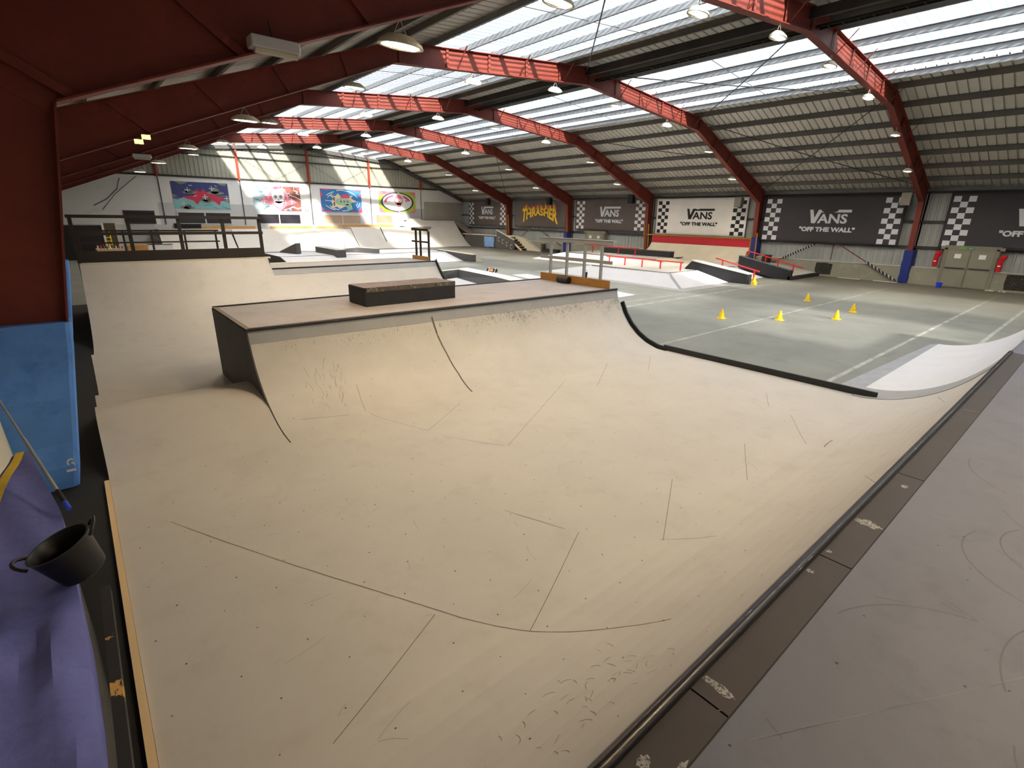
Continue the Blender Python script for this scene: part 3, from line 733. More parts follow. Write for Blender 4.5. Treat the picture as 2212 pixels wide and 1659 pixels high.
def zig(pts, w=.018):
    out = []
    for (a, b), (c, d) in zip(pts, pts[1:]): out.append([(a, b-w), (c, d-w), (c, d+w), (a, b+w)])
    return out
def pm(n, c): return mat('mural_'+n, c, .75, 0, .08, 1.5)
mN, mT, mG, mR, mC = pm('navy', (72, 76, 128)), pm('teal', (140, 190, 190)), pm('grey', (136, 140, 128)), pm('crimson', (206, 60, 88)), pm('chalk', (232, 232, 224))
mP, mPB, mBR, mW, mLB, mDK = pm('pink', (238, 130, 152)), pm('paleblue', (176, 194, 198)), pm('brown', (140, 84, 76)), pm('white', (244, 242, 238)), pm('blue', (62, 126, 184)), pm('slate', (70, 72, 96))
mCR, mGN, mLM, mHP, mDG = pm('straw', (236, 216, 176)), pm('mint', (160, 200, 168)), pm('lime', (186, 206, 60)), pm('hotpink', (222, 84, 116)), pm('darkgreen', (84, 100, 88))
# 1 flying saucers
t, s = mural(7.28, 11.58, 3.5, 5.68, 'mural of grey flying saucers over a crimson splash on navy and teal')
s('sky', [[(0, .3), (1, .3), (1, 1), (0, 1)]], mN); s('haze', [[(0, .42), (.2, .40), (.6, .5), (1, .55), (1, .3), (0, .3)]], pm('mauve', (112, 106, 136)))
s('sea', [[(0, 0), (1, 0), (1, .3), (.85, .28), (.6, .3), (.35, .3), (.18, .42), (.08, .34), (0, .36)]], mT)
s('cloud', [[(.06, 1), (.30, 1), (.24, .93), (.16, .89)], [(.80, 1), (1, 1), (.95, .9), (.88, .92)], [(0, .54), (.09, .46), (0, .42)], [(1, .36), (.84, .33), (1, .24)]], mG)
s('splash', [[(.16, .44), (.36, .50), (.42, .74), (.49, .64), (.54, .76), (.60, .62), (.72, .54), (.84, .46), (.92, .40), (.84, .34), (.80, .14), (.72, .28), (.60, .38), (.46, .30), (.40, .16), (.34, .32), (.24, .37)]], mR)
s('saucer', [ell(.30, .61, .12, .055), ell(.28, .64, .06, .07), ell(.76, .62, .16, .06), ell(.75, .70, .08, .12), ell(.57, .31, .13, .05), ell(.57, .37, .07, .09), ell(.22, .04, .13, .05), ell(.22, .08, .07, .09)], mG)
s('saucer_shade', [ell(.32, .62, .04, .04), ell(.62, .36, .03, .07), ell(.80, .53, .06, .015), ell(.57, .25, .08, .012), ell(.26, .08, .03, .06)], mDG)
s('sparkle', sum([cross(a, b, .05) for a, b in ((.27, .70), (.70, .78), (.56, .46), (.95, .42), (.17, .18))], []) + zig([(.30, .87), (.36, .87)], .01) + zig([(.76, .90), (.80, .86)], .01) + zig([(.36, .47), (.42, .50)], .01), mC)
s('crack', zig([(.5, .14), (.66, .16), (.68, .07), (.76, .03)], .008) + zig([(.84, .14), (.9, .06), (.98, .02)], .012), pm('petrol', (66, 128, 136)))
# 2 skull
t, s = mural(13.55, 17.83, 3.45, 5.65, 'mural of a white skull on a pink diamond with crosses')
s('left_field', [[(0, 0), (.55, 0), (.55, 1), (0, 1)]], mPB); s('right_field', [[(.55, 0), (1, 0), (1, 1), (.55, 1)]], mBR)
s('diamond', [[(.13, .40), (.34, .70), (.36, .92), (.54, 1), (.68, .90), (.74, .60), (.92, .36), (.66, .20), (.54, 0), (.40, .22)]], mP)
s('skull', [ell(.52, .60, .135, .29, 22), [(.44, .40), (.61, .40), (.60, .24), (.56, .17), (.50, .17), (.46, .24)]], mW)
s('socket', [ell(.465, .58, .033, .075), ell(.575, .58, .033, .075), [(.50, .42), (.54, .42), (.52, .50)], ell(.53, .28, .02, .012, 8)], pm('socket', (148, 132, 150)))
s('crosses', sum([cross(a, b, .06) for a, b in ((.42, .86), (.63, .88), (.72, .62), (.80, .42), (.67, .34), (.43, .28), (.22, .40), (.34, .12), (.07, .82), (.31, .62))], []), mW)
s('squiggle', zig([(.88, 1), (.86, .86), (.96, .80), (.90, .74), (.98, .70)]) + zig([(.74, .76), (.78, .66), (.90, .58), (1, .48)]) + zig([(.72, .10), (.82, .18), (.92, .10), (1, .16)], .025) + zig([(.62, .03), (.70, .10), (.78, .04)], .02), mW)
s('bolt', zig([(.03, .50), (.07, .43), (.09, .46), (.14, .38)], .016) + zig([(.24, .98), (.28, .90), (.31, .93)], .014) + zig([(.12, .82), (.16, .74), (.21, .76)], .014) + zig([(.20, .06), (.25, .16), (.30, .18)], .016) + zig([(.68, .08), (.74, .05)], .03), mLB)
# 3 toy submarine
t, s = mural(19.8, 24.08, 3.45, 5.65, 'mural of a mint green submarine with red cap on swirling blue')
s('field', [[(0, 0), (1, 0), (1, 1), (0, 1)]], mLB)
s('border_spikes', [[(0, 1), (.3, 1), (.15, .93)], [(.35, 1), (.55, 1), (.45, .96)], [(0, .95), (.06, .75), (0, .6)], [(1, 1), (.8, 1), (.9, .92)], [(1, .9), (.94, .75), (1, .62)], [(0, .25), (.05, .12), (0, 0)], [(.05, 0), (.3, 0), (.2, .08), (.1, .06)], [(.38, 0), (.5, 0), (.44, .05)], [(.72, 0), (.85, 0), (.8, .08)], [(.86, 0), (1, 0), (1, .34), (.96, .18), (.92, .10)]], mHP)
def arc(cx, cy, rx, ry, a0, a1, w=.016, n=9): return zig([(cx+rx*cos(a0+(a1-a0)*k/n), cy+ry*sin(a0+(a1-a0)*k/n)) for k in range(n+1)], w)
s('swirl', arc(.5, .5, .42, .46, .3, 1.2) + arc(.5, .5, .34, .46, 1.1, 1.9) + arc(.5, .5, .42, .42, 2.0, 2.6) + arc(.5, .5, .36, .36, 2.2, 2.8) + arc(.5, .5, .44, .44, 3.6, 4.3) + arc(.5, .5, .36, .4, 3.7, 4.5) + arc(.5, .5, .40, .44, 4.7, 5.2) + arc(.5, .5, .46, .5, -.6, .2) + arc(.5, .5, .40, .44, -.5, .1), mW)
s('star', [[(.22, .72), (.36, .70), (.42, .82), (.48, .70), (.56, .78), (.62, .70), (.78, .74), (.74, .62), (.88, .48), (.72, .42), (.76, .14), (.58, .26), (.44, .14), (.38, .24), (.22, .16), (.28, .34), (.24, .46), (.30, .58)]], mCR)
s('hull', [ell(.54, .46, .20, .17, 22), [(.60, .36), (.72, .36), (.74, .12), (.66, .10), (.62, .16)]], mGN)
s('cap', [ell(.59, .62, .12, .17, 12, 0, pi)], mHP)
s('porthole', [ell(.48, .47, .022, .045, 12), ell(.56, .47, .022, .045, 12), ell(.64, .47, .022, .045, 12), ell(.09, .50, .025, .04, 10)], mR)
s('propeller', [ell(.315, .58, .02, .10, 12), ell(.315, .36, .02, .10, 12)], pm('plum', (140, 90, 106))); s('antenna', zig([(.1, .50), (.3, .48)], .012), mW)
# 4 ringed face
t, s = mural(26.05, 30.48, 3.52, 5.68, 'mural of a pink skull face inside white and navy rings')
s('field', [[(0, 0), (1, 0), (1, 1), (0, 1)]], mLM)
s('corner', [[(.06, 1), (.45, 1), (.3, .9), (0, .8), (0, .88)], [(.84, 1), (1, 1), (1, .7), (.94, .86)], [(0, 0), (.16, 0), (.1, .12), (0, .3)], [(.82, 0), (1, 0), (1, .26), (.94, .12)], [(.38, 0), (.6, 0), (.5, .06)]], mP)
s('ring', [ell(.5, .5, .45, .47, 30)], mDK); s('halo', [ell(.5, .5, .40, .42, 30)], mW)
s('arc', [ell(.5, .5, .36, .36, 12, .2, 1.3)+list(reversed(ell(.5, .5, .28, .27, 12, .2, 1.3))), ell(.5, .5, .36, .36, 12, 1.9, 3.2)+list(reversed(ell(.5, .5, .30, .28, 12, 1.9, 3.2)))], mHP)
s('shade_arc', [ell(.5, .48, .27, .24, 10, .1, .9)+list(reversed(ell(.5, .48, .20, .17, 10, .1, .9)))], mDG)
s('hood', [[(.53, .98), (.64, .82), (.72, .56), (.84, .36), (.66, .26), (.53, .04), (.44, .22), (.30, .3), (.36, .5), (.42, .82)]], mW)
s('face', [ell(.53, .60, .12, .24, 20), [(.46, .46), (.60, .46), (.57, .28), (.50, .28)]], mP)
s('eye', [ell(.48, .58, .045, .09, 14), ell(.585, .60, .04, .085, 14), ell(.53, .34, .02, .035, 8)], mW); s('iris', [ell(.48, .58, .018, .04, 10), ell(.585, .61, .018, .04, 10)], mGN)
tv, tf = text_mb('GOLF', 1, 0)
go = link('graffiti', MB().add([(18.0+.55*u, ys-.008, 3.42+.28*w) for u, w in tv], tf), DARKG, wen)

# ------------------------------------------------------------------ mini ramp (main)
def zn(y):  # near transition
    return 2.2 - sqrt(max(0, 4.84-(2.8-y)**2))
def yfb(x): return 7.4-.027*(x-2)
mr = thing('mini_ramp', 'pale grey plywood mini ramp with steel copings filling the near floor', 'ramp', (5.6, 5, 0))
XL0, XR0 = -.21, 11.47
def rows_near(x0, x1, n=16):
    rows = []
    for k in range(n+1):
        a = math.asin(2.06/2.2)*(1-k/n); rows.append([(x, 2.8-2.2*sin(a), .012+2.2-2.2*cos(a)) for x in (x0, x1)])
    return rows
near = rows_near(XL0, 11.4)
link('near_transition', MB().slab(near, .012), RAMP, mr, smooth=False)
link('flat_bottom', MB().slab([[(XL0, 2.8, .012), (2, 2.8, .012), (XR0, 2.8, .012)], [(XL0, 7.4, .012), (2, 7.4, .012), (XR0, yfb(XR0), .012)]], .011), RAMP, mr)
rows = []
for k in range(17):
    a = 1.379*k/16; rows.append([(x, yfb(x)+1.75*sin(a), .012+1.75-1.75*cos(a)) for x in (1.96, 4, 6.5, 9, XR0-.1)])
link('far_transition', MB().slab(rows, .012), SCUFF, mr, smooth=True)
topf = rows[-1]; bandrows = []
for k in range(5):
    a = 1.379*(.90+.10*k/4); bandrows.append([(x, yfb(x)+1.748*sin(a)-.002, .014+1.75-1.748*cos(a)) for x in (1.97, 6.5, XR0-.11)])
link('top_band', MB().slab(bandrows, .004), GREYP, mr)
# far deck
yfl, yfr = topf[0][1], topf[-1][1]; zt = topf[0][2]
link('far_deck', MB().prism([(1.96, yfl), (11.3, yfr), (11.3, 11.8), (1.96, 11.8)], 'z', zt-.05, zt), DECKP, mr)
link('far_coping', MB().tube([(1.96, yfl, zt), (11.36, yfr, zt)], .03, 10), STEEL, mr, smooth=True)
link('far_coping_plate', MB().prism([(1.96, yfl+.02), (11.3, yfr+.02), (11.3, yfr+.16), (1.96, yfl+.16)], 'z', zt, zt+.006), PLATE, mr)
link('back_coping', MB().tube([(1.96, 11.8, zt), (11.36, 11.8, zt)], .03, 10), STEEL, mr, smooth=True)
link('deck_edge_strip', MB().prism([(1.95, yfl), (2.03, yfl), (2.03, 11.8), (1.95, 11.8)], 'z', zt, zt+.012), mat('edge_strip', (118, 104, 88), .6), mr)
sidep = [(p[0][1], p[0][2]-.014) for p in rows] + [(11.8, zt-.01), (11.8, 0)]
sidep = [(rows[0][0][1], .0)] + sidep
link('side_panel', MB().prism(sidep, 'x', 1.94, 1.96), DARKG, mr); link('side_panel', MB().prism(sidep, 'x', 11.3, 11.32), DARKG, mr)
# behind the far deck the ramp drops to the second flat
link('back_panel', MB().box((1.96, 11.78, 0), (11.3, 11.8, zt-.05)), DARKG, mr)
# roll-over hump in the channel beside the deck
hp = [(7.4, 0), (7.7, .026), (8.0, .106), (8.2, .193), (8.35, .268), (8.5, .33), (8.7, .39), (8.9, .425), (9.1, .44), (9.3, .44), (9.5, .42), (9.7, .38), (9.9, .31), (10.1, .21), (10.3, .11), (10.5, .03), (10.7, 0), (11.7, 0)]
link('roll_over_hump', MB().slab([[(XL0, y, .012+z), (1.94, y, .012+z)] for y, z in hp], .012), RAMP, mr, smooth=True)
link('second_flat', MB().slab([[(-.15, 11.7, .012), (1.94, 11.7, .012)], [(-.15, 11.82, .012), (1.94, 11.82, .012)]], .011), RAMP, mr); link('second_flat', MB().slab([[(-.15, 11.82, .012), (11.3, 11.82, .012)], [(-.15, 15.28, .012), (11.3, 15.28, .012)]], .011), RAMP, mr)
# near deck, coping and plate
link('near_deck', MB().box((XL0, -3.2, 1.37), (10.75, .55, 1.432)), DECKG, mr)
link('near_deck', MB().box((10.75, -3.2, 1.36), (18.6, .74, 1.42)), DECKG, mr)
link('near_coping', MB().tube([(XL0, .745, 1.435), (10.75, .745, 1.435)], .031, 12), STEEL, mr, smooth=True)
for a, b in ((XL0, 1.62), (1.63, 3.02), (3.03, 4.62), (4.63, 10.75)):
    link('coping_plate', MB().box((a, .548, 1.37), (b, .715, 1.434)), PLATE, mr)
random.seed(21)
SMEAR = mat('smear', (150, 147, 145), .6, 0, .25, 30, (70, 64, 60), 0, thr=(.50, .56))
for x, yc, w, d in ((3.62, .635, .10, .16), (4.40, .62, .07, .05), (1.72, .64, .05, .16), (2.82, .69, .045, .04), (3.10, .69, .04, .035), (6.9, .63, .012, .15), (1.22, .66, .07, .05), (1.30, .56, .10, .03)):
    n = 26; ph = random.random()*6
    link('paint_smear', MB().add([(x+w*.5*cos(2*pi*k/n)*(.75+.18*sin(5*2*pi*k/n+ph)+.22*random.random()), yc+d*.5*sin(2*pi*k/n)*(.8+.15*sin(7*2*pi*k/n)+.15*random.random()), 1.4352) for k in range(n)], [tuple(range(n))]), SMEAR, mr)
link('deck_gap', MB().box((XL0, .544, 1.425), (10.75, .55, 1.4345)), RUBBER, mr)
link('deck_front', MB().box((XL0, .5, 0), (10.75, .62, 1.37)), BLACK, mr)
# quarter carrying on along the hall beyond the coping
ext = rows_near(11.4, 18.55)
link('near_extension', MB().slab(ext, .012), WHITE, mr)
rows = []
for k in range(17):
    a = math.asin(2.06/2.2)*(1-k/16); rows.append([(x, 2.8-2.195*sin(a)+.001, .016+2.2-2.195*cos(a)) for x in (11.35, 12.15)])
link('grey_band', MB().slab(rows, .004), GREYP, mr)
link('extension_toe', MB().slab([[(11.35, 2.8, .012), (18.55, 2.8, .012)], [(11.35, 3.25, .004), (18.3, 2.95, .004)]], .003), mat('toe_grey', (150, 152, 156), .6), mr)
# black edge board along the open side
mb = MB(); mb.box((11.46, 2.42, 0), (11.51, 7.25, .145)); link('edge_board', mb, BLACK, mr)
pts = []
for k in range(7):
    a = 1.16*k/6; pts.append((11.49, yfb(11.5)+1.75*sin(a), .012+1.75-1.75*cos(a)+.02))
for k in range(6):
    link('edge_board', MB().bar(pts[k], pts[k+1], .045, .12), BLACK, mr)
# pale timber rail along the closed side
link('edge_timber', MB().box((-.262, 1.9, .0), (-.213, 7.6, .045)), PALEW, mr)
mb = MB()
NS = [p for p in near]
for a, b in zip(near, near[1:]): pass
link('edge_ply', MB().slab([[(-.232, r[0][1], r[0][2]), (-.212, r[0][1], r[0][2])] for r in near], .04), PALEW, mr)
link('gap_shade_strip', MB().prism([(-1.04, .6), (-.264, .6), (-.264, 7.6), (-.215, 7.6), (-.215, 11.7), (-.16, 11.7), (-.16, 15.3), (.03, 15.3), (.03, 24), (-1.04, 24)], 'z', 0, .009), RUBBER, mr)  # dark sheet on the floor, painted shade for the deep gap
# plywood joints (thin dark grooves) and screw heads
seams = [
[(0.25,6.099),(0.609,5.374),(1.075,4.475),(1.291,4.085),(1.687,3.372),(1.954,2.885),(2.276,2.381),(2.475,2.127),(2.724,1.822),(2.928,1.518)],
[(2.28,2.385),(3.657,3.106)],[(4.209,2.403),(5.517,3.132)],[(0.673,2.517),(1.791,3.072)],[(7.388,3.062),(6.222,2.459)],[(9.24,3.121),(8.041,2.412)],
[(4.448,5.279),(7.409,6.954)],[(3.803,6.507),(4.932,7.228)],[(3.368,7.687),(3.58,7.093),(3.803,6.507)],[(2.3,7.97),(3.043,7.794)],[(3.463,8.407),(3.33,7.783)],
[(5.44,9.0),(5.482,8.844),(5.532,8.586),(5.53,8.169),(5.436,7.559)],[(10.64,7.08),(9.496,6.338)],[(7.722,6.33),(9.225,7.3)],[(4.205,2.44),(4.579,2.002)],[(10.115,3.946),(9.346,3.56)],[(3.879,6.149),(4.408,5.307)],[(3.294,3.951),(3.581,3.244)]]
def zr(x, y):
    if y < 2.8: return zn(max(.75, y))+.012
    b = yfb(x)
    if x < 1.94 and y > 7.4:
        for (a, za), (c, zc) in zip(hp, hp[1:]):
            if a <= y <= c: return .012+za+(zc-za)*(y-a)/(c-a)
        return .012
    if y > b:
        d = min(1.72, y-b); return .012+1.75-sqrt(1.75**2-d*d)
    return .012
mb = MB()
for si, sm in enumerate(seams):
    w = .016 if si == 11 else .0028
    for (a, b), (c, d) in zip(sm, sm[1:]):
        n = max(1, int(sqrt((c-a)**2+(d-b)**2)/.12)); l = sqrt((c-a)**2+(d-b)**2); px, py = -(d-b)/l*w, (c-a)/l*w
        for k in range(n):
            x0, y0 = a+(c-a)*k/n, b+(d-b)*k/n; x1, y1 = a+(c-a)*(k+1)/n, b+(d-b)*(k+1)/n
            mb.add([(x0-px, y0-py, zr(x0-px, y0-py)+.0025), (x1-px, y1-py, zr(x1-px, y1-py)+.0025), (x1+px, y1+py, zr(x1+px, y1+py)+.0025), (x0+px, y0+py, zr(x0+px, y0+py)+.0025)], [(0, 1, 2, 3)])
link('board_joints', mb, mat('joint_dark', (96, 88, 78), .8), mr, kind='stuff')
mb = MB(); random.seed(11)
def dot(x, y, z, r, nrm=(0, 0, 1)):
    nrm = Vector(nrm).normalized(); u = nrm.cross(Vector((1, .01, 0))).normalized(); w = nrm.cross(u); c = Vector((x, y, z))+nrm*.0022
    mb.add([c+(u*cos(pi*k/3)+w*sin(pi*k/3))*r for k in range(6)], [(0, 1, 2, 3, 4, 5)])
for i in range(26):
    for j in range(20):
        x = -.1+i*.46+random.uniform(-.05, .05)+(j % 2)*.2; y = 1.15+j*.385+random.uniform(-.05, .05)
        if x > 11.3 or random.random() < .12: continue
        if x < 1.94 and y > 7.4: z = zr(x, y); nr = (0, 0, 1)
        elif y < 2.8: z = zr(x, y); nr = (0, (2.8-y)/2.2, sqrt(1-((2.8-y)/2.2)**2))
        elif y > yfb(x):
            d = y-yfb(x)
            if d > 1.6: continue
            z = zr(x, y); nr = (0, -d/1.75, sqrt(1-(d/1.75)**2))
        else: z = .012; nr = (0, 0, 1)
        dot(x, y, z, random.uniform(.0055, .009), nr)
link('screw_heads', mb, mat('screw_dark', (64, 58, 52), .7), mr, kind='stuff')
mb = MB()
for i in range(130):
    dot(random.uniform(.3, 10.5), random.uniform(-2.2, .52), 1.4325, random.uniform(.005, .008))
link('deck_screws', mb, mat('screw_dark', (64, 58, 52), .7), mr, kind='stuff')
mb = MB()
for a, b in (((1.6, .45), (3.4, -.5)), ((4.2, .5), (5.5, -.1)), ((7.2, .5), (9.4, -.6))):
    mb.add([(a[0], a[1], 1.4335), (b[0], b[1], 1.4335), (b[0]+.002, b[1]+.003, 1.4335), (a[0]+.002, a[1]+.003, 1.4335)], [(0, 1, 2, 3)])
link('deck_joints', mb, mat('joint_grey', (120, 118, 118), .8), mr, kind='stuff')
mb = MB()
def stroke(x, y, ang, ln, bend, w):
    pts = []
    for k in range(6):
        t_ = k/5*ln; a_ = ang+bend*k/5; pts.append((x+t_*cos(a_), y+t_*sin(a_)))
    for (xa, ya), (xb, yb_) in zip(pts, pts[1:]):
        l = sqrt((xb-xa)**2+(yb_-ya)**2)+1e-6; px, py = -(yb_-ya)/l*w, (xb-xa)/l*w
        mb.add([(p_[0], p_[1], zr(p_[0], p_[1])+.003) for p_ in ((xa-px, ya-py), (xb-px, yb_-py), (xb+px, yb_+py), (xa+px, ya+py))], [(0, 1, 2, 3)])
for k in range(46): stroke(random.uniform(1.35, 2.5), random.uniform(1.15, 1.75), random.uniform(.2, 1.2), random.uniform(.03, .09), random.uniform(-1, 1), .0016)
for k in range(34): stroke(random.uniform(2.6, 3.3), random.uniform(8.0, 8.75), random.uniform(.9, 1.9), random.uniform(.06, .2), random.uniform(-.4, .4), .0022)
for k in range(60): stroke(random.uniform(.6, 10.5), random.uniform(1.3, 7.6), random.uniform(-.6, 1.8), random.uniform(.03, .35), random.uniform(-.4, .4), .0014)
link('wheel_marks', mb, mat('wheel_mark', (128, 118, 106), .8), mr, kind='stuff')
mb = MB()
def stroke2(cx, cy, r, a0, a1, w):
    for k in range(14):
        a_, b_ = a0+(a1-a0)*k/14, a0+(a1-a0)*(k+1)/14
        mb.add([(cx+(r+q)*cos(t_), cy+(r+q)*sin(t_), 1.4332) for t_, q in ((a_, -w), (b_, -w), (b_, w), (a_, w))], [(0, 1, 2, 3)])
for cx, cy, r, a0, a1 in ((3.9, -.3, .5, 1.2, 3.2), (4.1, -.35, .4, 1.0, 3.4), (2.4, -.2, .7, .3, 1.3), (5.4, -.2, .6, 1.5, 2.6), (2.9, -.9, .8, .8, 1.9)): stroke2(cx, cy, r, a0, a1, .004)
for k in range(40): stroke2(random.uniform(1, 8), random.uniform(-1.2, .3), random.uniform(.1, 1.2), (q_ := random.uniform(0, 6)), q_+random.uniform(.05, .35), .003)
link('deck_scuffs', mb, mat('deck_scuff', (93, 93, 101), .8), mr, kind='stuff')
# black grind box on the deck
gb = thing('grind_box', 'black grind box with a worn wooden top standing on the ramp deck', 'box', (5.7, 10.6, zt))
BX0, BX1, BY0, BY1 = 4.52, 6.78, 10.08, 10.92
link('box_body', MB().box((BX0, BY0, zt), (BX1, BY1, zt+.33)), BLACK, gb, bevel=.01)
link('wooden_top', MB().box((BX0+.0, BY0+.05, zt+.33), (BX1, BY1, zt+.395)), mat('box_top', (128, 108, 100), .6, 0, .2, 2, (92, 78, 72), 0, thr=(.5, .7)), gb)
link('steel_edge', MB().box((BX0+.02, BY0-.006, zt+.305), (BX1, BY0+.05, zt+.40)), mat('worn_edge', (92, 84, 74), .5, .3, .4, 5, (150, 140, 120), 0, thr=(.55, .65)), gb)
link('end_cap', MB().box((BX0-.012, BY0, zt+.01), (BX0, BY1, zt+.38)), BLACK, gb)
# guard rail on the deck end
def rail_y(name, lb, x, y0, y1, zb, zk, zm0, zm1, zt0, zt1, posts, m, km, pw=.05, pd=.09, over=.0):
    t = thing(name, lb, 'guard rail', (x, (y0+y1)/2, zb))
    link('kick_board', MB().box((x-.03, y0, zb), (x+.01, y1, zk)), km, t)
    for y in posts: link('post', MB().box((x+.01, y-pw/2, zb-.1), (x+.01+pd, y+pw/2, zt0)), m, t, bevel=.004)
    for a, b in ((zm0, zm1), (zt0, zt1)): link('rail', MB().box((x-.035, y0-over, a), (x+.01, y1+over, b)), m, t, bevel=.004)
    link('cap_rail', MB().box((x-.05, y0-over, zt1), (x+.12, y1+over, zt1+.02)), m, t)
    return t
rail_y('guard_rail', 'grey timber guard rail with plywood kick board at the end of the deck', 11.2, 9.0, 11.77, zt, 1.655, 2.095, 2.185, 2.60, 2.70, (11.42, 10.73, 10.03, 9.40), mat('grey_timber', (160, 160, 158), .6, 0, .08, 2), PLY, over=.04)
# little things lying on the deck and behind
sp = thing('portable_speaker', 'black cylinder speaker lying against the plywood kick board', 'speaker', (11.08, 10.65, zt))
link('drum', MB().tube([(11.08, 10.86, zt+.1), (11.08, 10.46, zt+.1)], .095, 14), mat('speaker_mesh', (58, 58, 56), .6, 0, .3, 9), sp, smooth=False); link('end_ring', MB().tube([(11.08, 10.88, zt+.1), (11.08, 10.85, zt+.1)], .10, 14), BPLAS, sp); link('end_ring', MB().tube([(11.08, 10.47, zt+.1), (11.08, 10.44, zt+.1)], .10, 14), BPLAS, sp)
bk = thing('bucket', 'small black bucket on the floor by the big white funbox', 'bucket', (22.5, 19.95, 0))
link('pail', MB().lathe([(.12, 0), (.15, .30), (.14, .30), (.11, .02)], 16, (22.5, 19.95, 0)), BPLAS, bk, smooth=True); link('handle', MB().tube([(22.5+.15*cos(a), 19.95, .3+.13*sin(a)) for a in [pi*k/8 for k in range(9)]], .006, 5), DARKST, bk)

# ------------------------------------------------------------------ second ramp behind
r2t = thing('quarter_pipe', 'long second quarter pipe behind the deck with a tall railed section', 'ramp', (5.5, 17, 0))
def qrows(x0, x1, h, R=3.6, yb=15.28, n=14, zo=.012, x0b=None):
    am = math.acos(1-h/R); return [[(x, yb+R*sin(am*k/n), zo+R-R*cos(am*k/n)) for x in ((x0 if x0b is None else x0b+(x0-x0b)*k/n), x1)] for k in range(n+1)]
hi = qrows(.06, 4.93, 1.87, x0b=-.10); lo = qrows(4.93, 11.25, 1.5)
link('tall_transition', MB().slab(hi, .014), RAMP, r2t, smooth=True); link('low_transition', MB().slab(lo, .014), RAMP, r2t, smooth=True)
yh, ylo = hi[-1][0][1], lo[-1][0][1]
am = math.acos(1-1.5/3.6); link('low_band', MB().slab([[(x, 15.28+3.597*sin(a), .016+3.6-3.597*cos(a)) for x in (4.95, 11.24)] for a in (am*.93, am*.97, am)], .004), GREYP, r2t)
link('tall_deck', MB().box((.12, yh, 1.80), (4.93, 22.3, 1.882)), DECKP, r2t); link('tall_lip', MB().box((.1, yh-.02, 1.84), (5.0, yh+.06, 1.895)), CREAM, r2t)
link('low_deck', MB().box((4.93, ylo, 1.44), (11.25, 20.35, 1.512)), DECKP, r2t)
link('low_coping', MB().tube([(4.95, ylo, 1.515), (11.3, ylo, 1.515)], .03, 8), STEEL, r2t)
link('deck_boards', MB().box((4.95, 20.1, 1.512), (11.0, 20.35, 1.53)), CREAM, r2t)
prof = [(15.28, 0)] + [(r[0][1], r[0][2]-.014) for r in lo] + [(20.35, 1.44), (20.35, 0)]
link('side_panel', MB().prism(prof, 'x', 11.25, 11.27), DARKG, r2t); link('back_panel', MB().box((5.0, 20.33, 0), (11.25, 20.35, 1.44)), DARKG, r2t)
prof = [(15.28, 0)] + [(r[0][1], r[0][2]-.014) for r in hi] + [(22.3, 1.80), (22.3, 0)]
link('side_panel', MB().prism(prof, 'x', .04, .06), BLACK, r2t); link('step_panel', MB().prism([p for p in prof if p[0] > 17.5 or p[1] > 1.0][0:], 'x', 4.92, 4.935) if False else MB().box((4.92, ylo+.1, 1.5), (4.935, 22.3, 1.86)), DARKG, r2t)
pr = [(r[0][1]+.0, r[0][2]+.07) for r in lo]
link('fin_board', MB().prism([(a, b) for a, b in [(r[0][1], r[0][2]-.02) for r in lo[5:]]] + list(reversed([(r[0][1]-.05, r[0][2]+.10) for r in lo[5:]])), 'x', 11.28, 11.32), BLACK, r2t)
# black timber railing on the tall deck
gr = thing('guard_rail', 'black timber railing along the top of the tall ramp section', 'guard rail', (2.5, yh+.2, 1.88))
yr = yh+.14
link('kick_board', MB().box((.05, yr-.03, 1.89), (4.86, yr+.01, 2.19)), TIMBERK, gr)
for x in (.08, 1.34, 2.58, 3.76, 4.84): link('post', MB().box((x-.045, yr+.01, 1.88), (x+.045, yr+.09, 3.16)), TIMBERK, gr)
for z in (2.66, 3.12): link('rail', MB().box((.0, yr-.035, z-.04), (4.9, yr+.01, z+.045)), TIMBERK, gr)
g2 = thing('guard_rail', 'thin black rail at the back of the tall ramp deck', 'guard rail', (1.5, 22.2, 1.88))
for x in (.2, 1.4, 2.2, 3.2, 4.2): link('post', MB().box((x-.03, 22.17, 1.88), (x+.03, 22.23, 2.65)), TIMBERK, g2)
link('rail', MB().box((.1, 22.14, 2.22), (4.3, 22.17, 2.27)), TIMBERK, g2); link('rail', MB().box((.1, 22.14, 2.6), (4.3, 22.17, 2.66)), TIMBERK, g2)
rail_y('guard_rail', 'short dark brown guard rail with plywood kick board at the end of the low deck', 11.18, 18.5, 19.82, 1.51, 1.67, 2.21, 2.28, 2.68, 2.76, (19.58, 19.22, 18.56), TIMBERK, PLY, pw=.07, pd=.07)

# ------------------------------------------------------------------ left side: mat, bucket, pole
edge = [(0.2, -.30), (1.6, -.31), (2.5, -.32), (3.1, -.34), (3.6, -.37), (4.6, -.44), (5.3, -.56), (6.0, -.66)]
outl = [(x, y) for y, x in edge] + [(-.80, 6.05), (-.98, 4.5), (-1.0, .2)]
plat = thing('side_platform', 'dark boarded platform under the crash mat beside the ramp', 'platform', (-.7, 3, 0))
link('platform_body', MB().prism([(x-.02, y) for x, y in outl[:8]] + [(x+.02, y) for x, y in outl[8:]], 'z', 0, 1.02), BLACK, plat)
cmt = thing('crash_mat', 'purple crash mat with a yellow edge draped beside the ramp', 'mat', (-.65, 3, 1.02))
def zmat(x, y): return 1.20 + .025*sin(y*4.1+x*9)*sin(x*13+y) + .05*math.exp(-((y-3.0)/.25)**2)*sin((x+.5)*26) - .05*max(0, (x+.42)/.12)**2
rowsm = []
